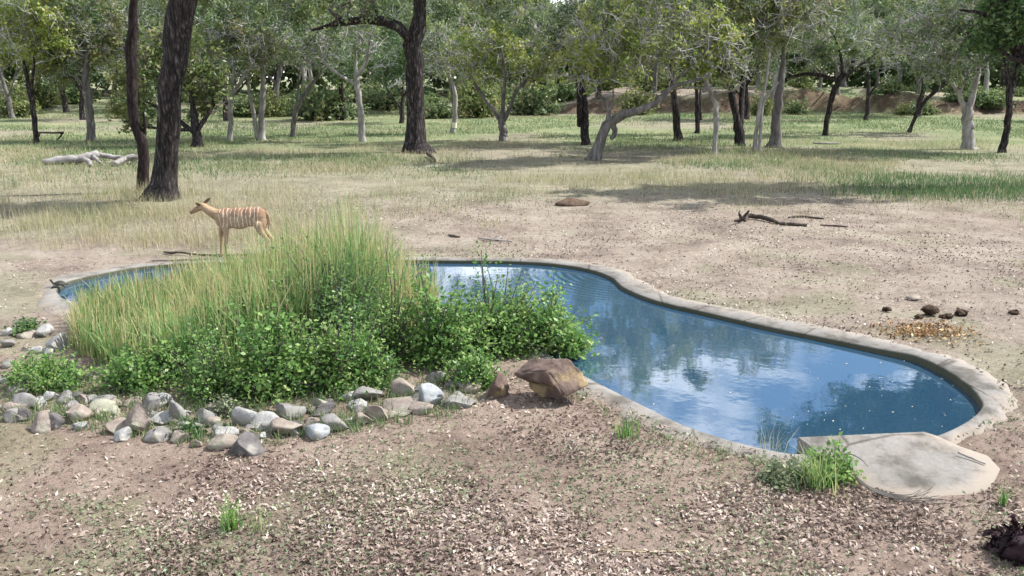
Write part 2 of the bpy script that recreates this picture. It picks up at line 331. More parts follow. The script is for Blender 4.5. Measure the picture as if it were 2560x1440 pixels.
# planted bed behind the rocks is a little higher
bedc = [at(*p)[:2] for p in ((150,900),(330,960),(560,1000),(900,950),(1180,960),(1340,920),(1240,860),(1100,800),(860,775),(590,775),(300,785),(200,820))]
bed = inside(bedc, X, Y) & ~ins; Z[bed] += 0.03
nx, ny = len(gx), len(gy); I = np.arange(nx*ny).reshape(ny, nx)
Fg = np.stack([I[:-1, :-1], I[:-1, 1:], I[1:, 1:], I[1:, :-1]], -1).reshape(-1, 4)
ground = mesh('ground', np.stack([X, Y, Z], 1), Fg, earth, smooth=True); tag(ground, kind='structure')
def meadow_amount(x, y):
    m = sstep(28, 41, y+8*(vnoise(x, y, 0.15, 3)-0.5))*0.9
    left = sstep(-1.0, -5.5, x)*sstep(15.8, 18.0, y+1.5*(vnoise(x, y, 0.5, 2)-0.5))*0.35
    mid = sstep(19, 25, y)*0.35
    bare = sstep(0.5, 0.62, vnoise(x+9, y, 0.11, 3))*0.6
    patch = sstep(0.56, 0.7, vnoise(x, y, 0.9, 3))*0.3*sstep(12, 4, np.abs(y-9))
    return np.clip(np.maximum(np.maximum(m, left), mid)*(1-bare)+patch, 0, 1)
line = 69+8*(vnoise(X, Y*0, 0.15, 3)-0.5)
bank = sstep(-0.6, 0.3, Y-line)*sstep(3.5, 2.0, Y-line)*sstep(-4, 4, X)*0.9+0.7*sstep(60, 64, Y)*sstep(72, 68, Y)*sstep(0.45, 0.6, vnoise(X, Y, 0.2, 3))*sstep(-40, -10, X)*0.6
sand = sstep(2.5, 3.5, Y-line)*sstep(16, 10, Y-line)*sstep(0, 6, X)*sstep(28, 20, X)
for nm, val in (('meadow', meadow_amount(X, Y)*(1-sand)), ('bank', np.clip(bank, 0, 1)*(1-sand)), ('near', sstep(12, 8.5, Y+0.6*np.maximum(X-1, 0)))):
    a = ground.data.attributes.new(nm, 'FLOAT', 'POINT'); a.data.foreach_set('value', val.astype(np.float32))
def gz(x, y): return float(ground_h(np.array([x]), np.array([y]))[0])*(1 if y > 17 else 0.5)

# ------------------------------------------------------------------ pool
n = len(inner); rr = np.random.default_rng(3)
jit = (rr.random((n, 1))-0.5)*0.06
wob = np.interp(np.arange(n), np.arange(0, n, 4), rr.normal(0, 0.05, len(np.arange(0, n, 4))))[:, None]
outd = unit(outer-inner)
ow = outer+outd*(wob+jit); zc = lambda A, z: np.column_stack([A[:, 0], A[:, 1], np.full(len(A), z)])
rings = [zc(inner+outd*0.0, -0.5), zc(inner, RIM_Z-0.02), zc(inner+outd*0.02, RIM_Z), zc(inner*0.5+ow*0.5, RIM_Z+0.006), zc(ow-outd*0.05, RIM_Z-0.01), zc(ow+outd*0.03, -0.05)]
rings[3][:, 2] += 0.008*rr.normal(size=n)
lift = sstep(17*8, 20*8, np.arange(n))*sstep(26*8, 24*8, np.arange(n))*0.035
for k_ in range(1, 5): rings[k_][:, 2] += lift*(1, 1, 0.9, 0.45)[k_-1]
V = np.concatenate(rings); F = []
for k in range(len(rings)-1):
    i = np.arange(n); j = (i+1) % n; F.append(np.stack([k*n+i, k*n+j, (k+1)*n+j, (k+1)*n+i], 1))
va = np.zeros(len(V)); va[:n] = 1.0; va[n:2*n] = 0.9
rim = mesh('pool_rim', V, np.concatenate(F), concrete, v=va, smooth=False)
a = rim.data.attributes.new('soil', 'FLOAT', 'POINT'); a.data.foreach_set('value', np.repeat([0, 0, -0.05, 0.06, 0.3, 0.6], n).astype(np.float32))
tag(rim, 'pale curving concrete rim around the waterhole', 'pool rim')
# water: a sheet that ends under the rim wall
wv = zc(inner+outd*0.01, WATER_Z)
import bmesh
bm = bmesh.new(); vs = [bm.verts.new(p) for p in wv]; f = bm.faces.new(vs); bmesh.ops.triangulate(bm, faces=[f], ngon_method='EAR_CLIP'); bmesh.ops.recalc_face_normals(bm, faces=bm.faces)
me = bpy.data.meshes.new('water'); bm.to_mesh(me); bm.free(); me.materials.append(water)
if me.polygons[0].normal.z < 0: me.flip_normals()
wo = bpy.data.objects.new('water', me); COL.objects.link(wo); tag(wo, kind='structure')
# concrete apron slab that reaches over the near right edge
SLZ = 0.10
top = [(1995,1094),(2150,1087),(2310,1080),(2345,1091),(2405,1118),(2470,1140),(2500,1172),(2478,1222),(2440,1234),(2340,1252),(2225,1236),(2160,1214),(2100,1178),(2050,1136)]
tz = [SLZ, SLZ, SLZ*0.9, 0.06, 0.03, 0.014, 0.004, -0.002, -0.004, -0.004, -0.004, 0.0, 0.02, 0.07]
tp = np.array([at(*p, z) for p, z in zip(top, tz)])
tps = tp
m_ = len(tps); inn = tps.mean(0)+(tps-tps.mean(0))*0.985; inn[:, 2] = tps[:, 2]+0.006
core_ = tps.mean(0)+(tps-tps.mean(0))*0.62; core_[:, 2] = np.maximum(inn[:, 2]*0.62+inn[:, 2].mean()*0.38, 0.022)
low = tps.copy(); low[:, 2] = -0.2
V = np.concatenate([low, tps, inn, core_]); i = np.arange(m_); j = (i+1) % m_
F = [np.concatenate([np.stack([k*m_+i, k*m_+j, (k+1)*m_+j, (k+1)*m_+i], 1) for k in range(3)]), (3*m_+i)[None, :]]
slab = mesh('concrete_slab', V, F, concrete, v=np.zeros(len(V)))
a = slab.data.attributes.new('soil', 'FLOAT', 'POINT'); a.data.foreach_set('value', np.concatenate([np.clip(0.6-np.array(tz)*6, 0.0, 0.5)]*3+[np.zeros(m_)]).astype(np.float32))
tag(slab, 'flat concrete slab with a dark open end jutting over the water', 'concrete slab')

# ------------------------------------------------------------------ trees
def resample(pts, rad, m):
    pts = np.asarray(pts, float); rad = np.asarray(rad, float)
    if len(pts) > 2: q = smooth_loop(np.column_stack([pts, rad]), 6, closed=False)
    else: q = np.column_stack([pts, rad])
    d = np.concatenate([[0], np.cumsum(np.linalg.norm(np.diff(q[:, :3], axis=0), axis=1))]); s = np.linspace(0, d[-1], m)
    return np.column_stack([np.interp(s, d, q[:, c]) for c in range(4)])
def grow(rng, stems, crowns, natt, twigs_per, leaf_n, leaf_size, twig_len, br=0.035, up=0.15, leaf_up=0.4, flare=True, tang=0.35):
    """stems: list of (k,4) polylines x,y,z,r (first = trunk).  crowns: list of (centre, radii, share). Returns trunk, branch, leaf meshes (V,F)"""
    sp_, nodes, nrad = [], [], []
    for i, s in enumerate(stems):
        m = 16 if i == 0 else 10
        q = resample(s[:, :3], s[:, 3], m)
        q[1:-1, :3] += rng.normal(0, 0.12, (m-2, 3))*q[1:-1, 3:4]
        if i == 0 and flare: q[0, 3] *= 1.45; q[1, 3] *= 1.1
        V, F = tubes(q[None, :, :3], q[None, :, 3], 10 if i == 0 else 7)
        rs = np.repeat(q[:, 3], 10 if i == 0 else 7)[:, None]
        if i == 0:                                        # fluted foot
            fl_ = 1+0.16*np.exp(-np.repeat(np.arange(m), 10)/2.5)*np.cos(np.tile(np.arange(10), m)*2*np.pi*3/10+1.3)
            cen = np.repeat(q[:, :3], 10, 0); V = cen+(V-cen)*fl_[:, None]
        V = V+rng.normal(0, 0.07, V.shape)*rs
        sp_.append((V, F)); a = max(3, int(m*0.3)) if i == 0 else 2
        nodes.append(q[a:, :3]); nrad.append(q[a:, 3])
    nodes = np.concatenate(nodes); nrad = np.concatenate(nrad); level = np.zeros(len(nodes))
    brP, brR = [], []
    for (c, r, share) in crowns:
        k = max(3, int(natt*share)); d = unit(rng.normal(size=(k, 3))); rad = rng.random(k)**0.45
        A = np.asarray(c)+d*rad[:, None]*np.asarray(r)
        order = np.argsort(np.linalg.norm(A[:, None]-nodes[None], axis=2).min(1))
        for a in A[order]:
            dist = np.linalg.norm(nodes-a, axis=1)+level*0.25+np.maximum(0, nodes[:, 2]-a[2])*0.6
            b = int(dist.argmin()); p0 = nodes[b]; Lb = np.linalg.norm(a-p0)
            t = np.linspace(0, 1, 5)[:, None]; path = p0+(a-p0)*t
            path = path+np.sin(np.pi*t)*np.array([0, 0, up*Lb*rng.uniform(-0.6, 1.2)])
            path[1:] += rng.normal(0, 0.075*Lb+0.02, (4, 3))*np.array([1, 1, 0.8])
            r0 = min(nrad[b]*0.65, br*(0.4+0.6*min(Lb, 2.0)))
            brP.append(path); brR.append(np.linspace(r0, max(0.010, r0*0.35), 5))
            nodes = np.concatenate([nodes, path[2:]]); nrad = np.concatenate([nrad, brR[-1][2:]]); level = np.concatenate([level, np.full(3, level[b]+1)])
    brP, brR = np.array(brP), np.array(brR)
    nb = len(brP); parts = [tubes(brP, brR, 4)]
    k = nb*twigs_per; bi = np.repeat(np.arange(nb), twigs_per); tt = rng.uniform(0.35, 1.0, k)*4; i0 = np.minimum(tt.astype(int), 3); fr = (tt-i0)[:, None]
    S = brP[bi, i0]*(1-fr)+brP[bi, i0+1]*fr; axisv = unit(brP[bi, 4]-brP[bi, 2])
    D = unit(axisv*0.5+rng.normal(0, 0.8, (k, 3))+[0, 0, 0.15]); Ln = twig_len*rng.uniform(0.4, 1.2, (k, 1))
    mid = S+D*Ln*0.5+rng.normal(0, 0.1, (k, 3))*Ln; end = S+D*Ln+rng.normal(0, 0.18, (k, 3))*Ln-np.array([0, 0, 0.12])*Ln
    TP = np.stack([S, mid, end], 1); TR = np.tile(np.array([[0.016, 0.011, 0.006]]), (k, 1))*rng.uniform(0.7, 1.3, (k, 1))*(twig_len/0.6)**0.5
    parts.append(tubes(TP, TR, 3))
    ln = rng.poisson(leaf_n*rng.gamma(0.9, 1/0.9, nb)[bi]*rng.gamma(2.0, 0.5, k)); li = np.repeat(np.arange(k), ln); f = rng.uniform(0.2, 1.05, len(li))[:, None]
    C = np.where(f < 0.5, S[li]+(mid[li]-S[li])*f*2, mid[li]+(end[li]-mid[li])*(f-0.5)*2)+rng.normal(0, leaf_size*0.8, (len(li), 3))
    LV, LF = leaves(rng, C, leaf_size, leaf_up, 0.55, 0.06)
    tv = np.clip(rng.random(nb)[bi]*0.6+0.2+rng.normal(0, 0.08, k), 0, 1); lv = np.clip(tv[li]+rng.normal(0, 0.2, len(li)), 0, 1)
    return join(sp_), join(parts), (LV, LF, np.repeat(lv, 4))

def add_tree(name, label, base, stems_px, crowns_px, bark, twig, leafm, natt=80, tw=6, ln=10, ls=0.10, tl=0.7, seed=0, br=0.035, cat='tree', group=None, depth=0.75, up=0.15, tall=True):
    rng = np.random.default_rng(seed+100)
    g = at(*base); Yb = g[1]; z0 = gz(g[0], Yb); org = np.array([g[0], Yb, z0-0.04])
    stems = []
    for i, st in enumerate(stems_px):
        q = np.array([[*P(a, b, Yb), w*pxm(Yb, b)*0.5] for a, b, w in st])
        if i == 0:
            q[0, 2] = min(q[0, 2], z0-0.12)
            q[:, 1] += np.linspace(0, rng.normal(0, 0.3), len(q))
        else:
            s0 = stems[0]; j = np.argmin(np.abs(s0[:, 2]-q[0, 2])+np.abs(s0[:, 0]-q[0, 0])); root_dy = s0[j, 1]-Yb
            if q[0, 2]-z0 < 0.3: q[0, 2] = min(q[0, 2], z0-0.12)
            Ls = np.linalg.norm(q[-1, :3]-q[0, :3]); q[:, 1] += root_dy+np.linspace(0, 1, len(q))*rng.uniform(-1, 1)*0.5*Ls
        stems.append(q)
    crowns = []
    for (cx, cy, rx, ry, share) in crowns_px:
        s = pxm(Yb, cy); crowns.append((P(cx, cy, Yb)+np.array([0, rng.normal(0, 0.3), 0]), (rx*s, rx*s*depth, ry*s), share))
    if tall:
        cx = np.mean([c[0] for c in crowns_px]); rx = 0.75*max(c[2] for c in crowns_px)+30; s = pxm(Yb, -120)
        crowns.append((P(cx, -120, Yb), (rx*s, rx*s, 125*s), 0.6))
    T, B, (LV, LF, lv) = grow(rng, stems, crowns, natt, tw, ln*1.1, ls*1.22, tl, br, up)
    root = empty(name, org); tag(root, label, cat, group)
    mesh('trunk', T[0]-org, T[1], bark, root, smooth=True)
    mesh('branches', B[0]-org, B[1], twig, root)
    mesh('crown', LV-org, LF, leafm, root, v=lv)
    return root

TREES = [
 ('dark_tree', 'thick dark-barked trunk leaning right beside a thinner reddish trunk', (410,499),
  [[(405,502,74),(409,480,60),(415,400,56),(427,300,54),(440,200,58),(452,100,62),(468,0,66),(482,-130,56),(492,-280,36)],[(470,-30,36),(380,-180,28),(240,-290,12)],[(482,-120,36),(620,-250,26),(820,-370,10)]],
  [(320,-370,260,130,0.35),(600,-390,220,110,0.3),(860,-400,190,110,0.35)], bark_dark, twig_dark, leaf_olive, dict(natt=140, tw=7, ln=22, ls=0.11, tl=0.7, br=0.05, tall=False)),  # long limb and right-hand crown added out of view, shading the ground at left
 ('slender_tree', 'thin crooked reddish-brown trunk growing against the thick dark one', (358,478),
  [[(362,480,27),(358,425,25),(361,370,28),(349,330,26),(338,270,24),(335,185,27),(333,130,28),(338,60,22),(345,0,19),(350,-120,13),(340,-220,7)],[(362,350,9),(366,310,8),(364,280,5)]],
  [(300,-230,230,120,1)], bark_red, twig_dark, leaf_olive, dict(natt=50, tw=6, ln=14, ls=0.10, tl=0.6, br=0.04, tall=False)),
 ('leafy_tree', 'leafy yellow-green small tree behind the two dark trunks', (495,368),
  [[(495,370,30),(491,335,22),(482,280,15),(470,200,9),(460,140,5)],[(494,340,14),(430,290,11),(360,255,6)],[(492,330,12),(528,250,9),(520,170,4)],[(490,325,10),(400,320,7),(320,300,4)]],
  [(330,240,70,100,0.35),(500,215,70,130,0.4),(420,130,90,60,0.25)], bark_dark, twig_dark, leaf_olive, dict(natt=95, tw=6, ln=9, ls=0.15, tl=0.6, tall=False)),
 ('broad_tree', 'thick furrowed trunk with one heavy limb arching over to the left', (1045,381),
  [[(1045,388,62),(1046,360,52),(1043,300,46),(1038,220,45),(1034,130,46),(1037,80,42),(1046,40,34),(1048,-60,30),(1050,-220,16)],
   [(1034,115,28),(1010,85,25),(985,62,25),(940,50,23),(890,56,19),(850,62,14),(790,78,7)],[(862,58,12),(838,38,10),(780,-15,6)],[(1047,-20,20),(1130,-90,14),(1220,-150,6)],[(940,50,12),(930,0,9),(880,-80,6)]],
  [(860,5,190,55,0.35),(930,-110,280,80,0.4),(1160,-130,160,70,0.25)], bark_dark, twig_dark, leaf_grey, dict(natt=130, tw=7, ln=12, ls=0.11, tl=0.75, br=0.05, tall=False)),
 ('crooked_tree', 'small spreading tree with several curved grey stems and bright leaves', (1258,352),
  [[(1258,354,24),(1257,325,20),(1255,300,19)],[(1255,306,12),(1230,272,10),(1207,242,9),(1183,205,6)],[(1256,302,14),(1259,250,10),(1263,190,8),(1253,120,5)],[(1260,302,12),(1276,265,10),(1292,225,8),(1322,192,6)],[(1292,226,6),(1345,178,5),(1375,160,3)]],
  [(1180,150,90,80,0.35),(1270,110,110,90,0.35),(1360,150,80,80,0.3)], bark_grey, twig_grey, leaf_yellow, dict(natt=110, tw=7, ln=8, ls=0.12, tl=0.7)),
 ('leaning_tree', 'low tree with its grey trunk leaning far to the right', (1482,400),
  [[(1480,403,30),(1500,352,26),(1520,312,25),(1560,287,22),(1600,275,18),(1640,257,16),(1667,225,14),(1720,206,8),(1775,188,5)],[(1517,325,13),(1522,272,11),(1506,242,9),(1478,255,6)],[(1506,242,6),(1488,213,5),(1532,188,4)],
   [(1655,240,9),(1700,190,7),(1762,130,6),(1802,50,4)],[(1532,312,15),(1538,330,13),(1527,348,9)],[(1520,280,6),(1532,250,5),(1530,200,4),(1545,150,3)]],
  [(1500,120,130,100,0.35),(1640,90,150,100,0.4),(1770,110,90,100,0.25)], bark_grey, twig_grey, leaf_yellow, dict(natt=150, tw=7, ln=8, ls=0.11, tl=0.7)),
 ('dark_stemmed_tree', 'two dark upright stems close together behind the leaning tree', (1465,360),
  [[(1465,362,22),(1462,300,21),(1458,240,18),(1450,160,11)],[(1449,315,13),(1447,240,15),(1438,150,9)]],
  [(1420,70,130,80,0.5),(1510,40,130,80,0.5)], bark_dark, twig_grey, leaf_grey, dict(natt=90, tw=6, ln=9, ls=0.11)),
 ('grey_tree', 'straight dark trunk standing right above the leaning tree', (1695,352),
  [[(1695,354,22),(1692,300,18),(1685,240,16),(1680,180,12),(1690,70,7)]],
  [(1640,30,140,80,0.5),(1740,10,130,80,0.5)], bark_dark, twig_grey, leaf_grey, dict(natt=90, tw=6, ln=8, ls=0.11)),
 ('thin_tree', 'thin bent trunk with a pale dead limb stretched sideways', (1788,386),
  [[(1786,388,10),(1791,330,12),(1796,280,13),(1786,236,12),(1770,190,9),(1758,110,5)],[(1786,230,7),(1740,219,6),(1700,223,3)],[(1790,232,7),(1832,228,6),(1858,206,4),(1872,196,3)]],
  [(1800,130,80,75,0.6),(1740,90,80,60,0.4)], bark_pale, twig_grey, leaf_olive, dict(natt=75, tw=6, ln=10, ls=0.11, tl=0.6)),
 ('forked_tree', 'dark stump-like trunk forking low into two thick stems', (1848,362),
  [[(1850,365,28),(1848,330,24),(1840,280,17),(1831,230,19),(1828,170,12)],[(1852,332,15),(1860,270,14),(1867,220,14),(1876,150,9)]],
  [(1820,70,120,80,0.5),(1890,90,90,80,0.5)], bark_dark, twig_grey, leaf_olive, dict(natt=80, tw=6, ln=10, ls=0.11)),
 ('pale_twin_tree', 'slender twin pale trunks between two dark trunks', (1890,377),
  [[(1884,379,10),(1892,320,10),(1902,260,10),(1916,200,8),(1926,120,5)],[(1898,379,9),(1902,320,7),(1912,250,6),(1948,205,5)]],
  [(1920,40,100,80,1)], bark_pale, twig_grey, leaf_olive, dict(natt=55, tw=6, ln=9, ls=0.11)),
 ('stout_tree', 'stout blue-grey trunk flaring at the foot beside the pale twin trunks', (1935,367),
  [[(1934,369,36),(1937,340,25),(1942,280,22),(1948,230,20),(1955,170,14),(1960,80,8)]],
  [(1960,20,150,80,1)], bark_grey, twig_grey, leaf_olive, dict(natt=85, tw=6, ln=10, ls=0.11)),
 ('flat_topped_tree', 'curved dark trunk under a wide flat grey crown', (2064,337),
  [[(2062,339,12),(2068,290,13),(2078,240,14),(2091,203,15),(2108,182,12)],[(2091,203,10),(2040,186,9),(1990,190,7),(1955,206,4)],[(2102,190,9),(2142,168,7),(2205,128,4)],[(2100,186,8),(2085,140,6),(2060,90,4)]],
  [(2030,130,110,50,0.4),(2160,110,130,60,0.4),(2090,50,150,50,0.2)], bark_dark, twig_grey, leaf_grey, dict(natt=110, tw=7, ln=6, ls=0.12)),
 ('small_forked_tree', 'slim black trunk forking into two thin arms', (2166,302),
  [[(2165,303,10),(2172,250,10),(2176,205,9),(2170,140,5)],[(2173,246,6),(2185,220,5),(2205,205,3)]],
  [(2190,110,110,70,1)], bark_dark, twig_grey, leaf_grey, dict(natt=60, tw=6, ln=7, ls=0.13)),
 ('tilted_tree', 'slim black trunk tilting steeply to the right', (2271,331),
  [[(2270,333,9),(2290,287,9),(2312,250,9),(2350,215,9),(2395,186,6)],[(2286,290,6),(2294,240,5),(2290,190,3)]],
  [(2340,130,130,70,1)], bark_dark, twig_grey, leaf_grey, dict(natt=75, tw=6, ln=6, ls=0.12)),
 ('pale_forked_tree', 'stout pale trunk half in shade, branching into a twiggy grey crown', (2425,372),
  [[(2424,375,32),(2425,320,27),(2428,268,26)],[(2424,276,14),(2405,230,12),(2384,196,9),(2362,178,6)],[(2430,272,19),(2446,220,16),(2461,160,14),(2482,110,8)],[(2456,166,9),(2430,132,7),(2408,85,4)],[(2462,156,9),(2520,136,6),(2575,122,4)],[(2410,235,6),(2425,180,5),(2460,165,4)]],
  [(2330,70,140,70,0.45),(2450,30,150,70,0.35),(2360,160,80,40,0.2)], bark_pale, twig_grey, leaf_grey, dict(natt=120, tw=8, ln=5, ls=0.11, tl=0.75)),
 ('edge_tree', 'dark slim trunk right of the stout pale one, forked above', (2508,380),
  [[(2505,382,17),(2515,320,16),(2520,260,16),(2515,200,13),(2503,130,9)],[(2522,252,9),(2550,190,10),(2580,110,9)]],
  [(2560,90,130,90,1)], bark_dark, twig_dark, leaf_deep, dict(natt=75, tw=6, ln=10, ls=0.11)),
 ('overhanging_tree', 'heavy black trunk reaching in high up over the dark slim tree', (2740,462),
  [[(2745,465,60),(2715,380,50),(2660,260,46),(2590,165,48),(2540,95,52),(2518,0,50),(2505,-120,40),(2480,-260,22)],[(2570,140,20),(2530,150,12),(2480,120,6)],[(2510,-80,24),(2400,-200,16),(2260,-290,7)],[(2590,165,26),(2700,20,20),(2760,-140,9)],[(2505,60,14),(2460,35,10),(2400,25,5)]],
  [(2300,-240,300,110,0.4),(2560,-250,300,140,0.4),(2540,40,80,60,0.2)], bark_dark, twig_dark, leaf_deep, dict(natt=200, tw=8, ln=32, ls=0.11, tl=0.65, br=0.05, tall=False)),
 ('white_limbed_tree', 'pale bare trunk forked near the top with a long limb to the left', (905,352),
  [[(906,354,17),(903,300,16),(900,260,15),(893,210,14),(891,182,12)],[(892,186,9),(889,140,8),(884,112,7),(905,72,4)],[(894,190,10),(915,160,10),(925,120,8),(931,85,5)],[(893,212,9),(856,190,8),(825,165,7),(806,145,5),(768,150,3)],[(806,146,5),(802,120,4),(790,100,3)]],
  [(900,70,110,60,0.6),(790,110,70,40,0.4)], bark_pale, twig_grey, leaf_grey, dict(natt=60, tw=6, ln=7, ls=0.11)),
 ('bent_tree', 'dark trunk bending right into a long rising arm', (734,342),
  [[(732,344,15),(738,290,13),(750,260,12),(775,220,10),(806,180,7)],[(748,262,7),(745,200,6),(756,130,4)]],
  [(770,110,120,70,1)], bark_grey, twig_grey, leaf_grey, dict(natt=70, tw=6, ln=9, ls=0.11)),
 ('straight_tree', 'straight pale stem with a black limb crossing behind it', (576,353),
  [[(574,355,14),(578,300,12),(580,240,11),(588,170,7)],[(582,236,8),(610,205,9),(645,160,6)]],
  [(580,110,120,80,1)], bark_pale, twig_grey, leaf_olive, dict(natt=70, tw=6, ln=10, ls=0.11)),
 ('twin_tree', 'two pale trunks rising side by side from one foot', (651,350),
  [[(654,352,18),(656,280,14),(658,200,12),(655,120,7)],[(646,352,14),(640,290,10),(630,230,8),(632,160,5)]],
  [(640,90,120,70,1)], bark_pale, twig_grey, leaf_grey, dict(natt=70, tw=6, ln=9, ls=0.11)),
 ('leafy_grey_tree', 'grey trunk under a broad leafy crown left of the dark trunks', (230,357),
  [[(230,360,23),(230,300,20),(228,240,18),(225,190,14),(236,110,7)],[(230,232,8),(202,192,5),(178,188,3)]],
  [(150,110,90,80,0.35),(250,90,110,90,0.65)], bark_grey, twig_grey, leaf_olive, dict(natt=120, tw=7, ln=12, ls=0.12)),
 ('forked_leafy_tree', 'slim dark trunk forked below a yellowing leafy crown', (91,363),
  [[(92,365,12),(88,300,13),(82,240,14),(75,200,10),(68,150,6)],[(82,236,7),(100,172,7),(112,145,4)]],
  [(50,90,120,80,0.7),(110,50,90,60,0.3)], bark_dark, twig_grey, leaf_yellow, dict(natt=85, tw=6, ln=11, ls=0.12)),
 ('marked_tree', 'slim pale trunk with a cream paint mark near its foot', (1135,332),
  [[(1132,334,12),(1138,280,12),(1137,230,10),(1125,190,8),(1102,140,6),(1082,105,4)],[(1130,200,5),(1150,150,4),(1160,100,3)]],
  [(1120,120,90,70,1)], bark_pale, twig_grey, leaf_grey, dict(natt=55, tw=6, ln=7, ls=0.11)),
 ('shaded_tree', 'dark trunk in the shade behind the pale forked trunk', (860,297),
  [[(860,299,16),(858,250,14),(855,180,9)]], [(860,140,100,60,1)], bark_dark, twig_grey, leaf_deep, dict(natt=60, tw=6, ln=10, ls=0.14)),
 ('dim_tree', 'narrow dark double stem far behind the thin bent trunk', (1746,332),
  [[(1742,334,12),(1744,280,12),(1740,210,9),(1735,130,5)],[(1752,300,7),(1756,240,6),(1765,180,4)]], [(1745,110,110,70,1)], bark_dark, twig_grey, leaf_olive, dict(natt=60, tw=6, ln=9, ls=0.12)),
]
tree_roots = {}
for i, (nm, lab, base, st, cr, bk, tg, lf, kw) in enumerate(TREES):
    tree_roots[nm] = add_tree(nm, lab, base, st, cr, bk, tg, lf, seed=i, group='trees at the edge of the clearing', **kw)
# paint mark on the pale trunk: a short band of paint lying on the bark
mt = tree_roots['marked_tree']; g0 = np.array(mt.location); Yb = at(1135, 332)[1]
a_, b_ = P(1134.5, 319, Yb)-g0, P(1136, 306, Yb)-g0
paint = rough_mat('cream_paint', [(0.3, (0.6, 0.57, 0.42)), (0.7, (0.78, 0.76, 0.6))], 6, bstr=0.2)
V, F = tubes(np.stack([a_, (a_+b_)/2, b_])[None], np.full((1, 3), 6.9*pxm(Yb, 312)), 12)
mesh('paint_mark', V, F, paint, [c for c in bpy.data.objects if c.parent == mt and c.name.startswith('trunk')][0], smooth=True)

# far wood: four kinds of tree, copied
protos = []
for k in range(5):
    rng = np.random.default_rng(930+k); h = (4.2, 3.2, 3.8, 2.8, 4.5)[k]
    lean = rng.normal(0, 0.35, 2)
    tr = np.array([[0, 0, -0.15, 0.2], [lean[0]*0.3, lean[1]*0.3, h*0.35, 0.15], [lean[0], lean[1], h*0.7, 0.12], [lean[0]*1.6, lean[1]*1.6, h*1.15, 0.06]])
    st = [tr]
    for q in range(3):
        a = rng.uniform(0, 2*np.pi); s0 = tr[2 if q else 1]; st.append(np.array([[*s0[:3], 0.08], [s0[0]+0.9*math.cos(a), s0[1]+0.9*math.sin(a), s0[2]+0.9, 0.06], [s0[0]+1.9*math.cos(a), s0[1]+1.9*math.sin(a), s0[2]+2.0, 0.03]]))
    T, B, Lf = grow(rng, st, [((lean[0], lean[1], h*1.35), (2.9, 2.9, h*0.55), 0.6), ((lean[0]*0.5, lean[1], h*1.9), (2.2, 2.2, h*0.5), 0.4)], 85, 6, 13, 0.17, 0.85, br=0.05)
    bk = (bark_grey, bark_dark, bark_pale, bark_dark, bark_grey)[k]; lf = (leaf_grey, leaf_deep, leaf_olive, leaf_deep, leaf_grey)[k]
    protos.append((mesh('trunk', T[0], T[1], bk, smooth=True, link=False), mesh('branches', B[0], B[1], twig_grey if k != 1 else twig_dark, link=False), mesh('crown', Lf[0], Lf[1], lf, v=Lf[2], link=False)))
FARLAB = ['tall grey-green tree of the far wood', 'dark-trunked deep green tree of the far wood', 'pale-trunked olive tree of the far wood', 'low dark green tree of the far wood', 'tallest thin-crowned grey tree of the far wood']
rng = np.random.default_rng(77)
spots = []
for row, (yy, cnt) in enumerate(((60, 9), (72, 17), (84, 19), (98, 22))):
    half = yy*0.66
    for q in range(cnt): spots.append((-half+2*half*(q+rng.uniform(0.15, 0.85))/cnt, yy+rng.uniform(-4, 4), row))
for (x, y, row) in spots:
    if row == 0 and -4 < x < 14: continue
    k = int(rng.integers(5)); s = rng.uniform(0.85, 1.25)*(1+0.08*row); z = gz(x, y)
    r = empty(['far_grey_tree', 'far_dark_tree', 'far_pale_tree', 'far_low_tree', 'far_tall_tree'][k], (x, y, z-0.03)); r.rotation_euler = (0, 0, rng.uniform(0, 6.28)); r.scale = (s, s, s)
    tag(r, FARLAB[k]+' behind the clearing', 'tree', 'trees of the far wood')
    for me, nm in zip(protos[k], ('trunk', 'branches', 'crown')):
        o = bpy.data.objects.new(nm, me); COL.objects.link(o); o.parent = r

# shrubs: a dome of leafy stems
def shrub_mesh(rng, w, h, stems, nleaf, ls, lean=0.0):
    d = unit(rng.normal(size=(stems, 3))); d[:, 2] = np.abs(d[:, 2]); rad = rng.random(stems)**0.4
    E = d*rad[:, None]*np.array([w/2, w/2*0.8, h]); E[:, 2] = np.maximum(E[:, 2], 0.06*h)
    lump = 0.45+1.05*vnoise(E[:, 0]*3+rng.uniform(0, 90), E[:, 1]*3, 1.2/max(w, 0.5)*2, 2); E *= lump[:, None]
    S = E*np.array([0.25, 0.25, 0])+np.array([0, 0, -0.03]); M = S*0.4+E*0.6+np.array([0, 0, 0.1])*h; M += rng.normal(0, 0.03, M.shape)
    stV, stF = tubes(np.stack([S, M, E], 1), np.tile([[0.010, 0.006, 0.003]], (stems, 1))*(0.6+0.6*h), 3)
    li = rng.integers(0, stems, nleaf); f = rng.uniform(0.3, 1.05, nleaf)[:, None]
    C = np.where(f < 0.5, S[li]+(M[li]-S[li])*f*2, M[li]+(E[li]-M[li])*(f-0.5)*2)+rng.normal(0, 0.045, (nleaf, 3))*(0.5+h)
    C[:, 2] = np.maximum(C[:, 2], 0.015)
    LV, LF = leaves(rng, C, ls, 0.9, 0.62, 0.05)
    sv = rng.random(stems)*0.55+0.2; lv = np.clip(sv[li]+rng.normal(0, 0.17, nleaf), 0, 1)
    return (stV, stF), (LV, LF, np.repeat(lv, 4))
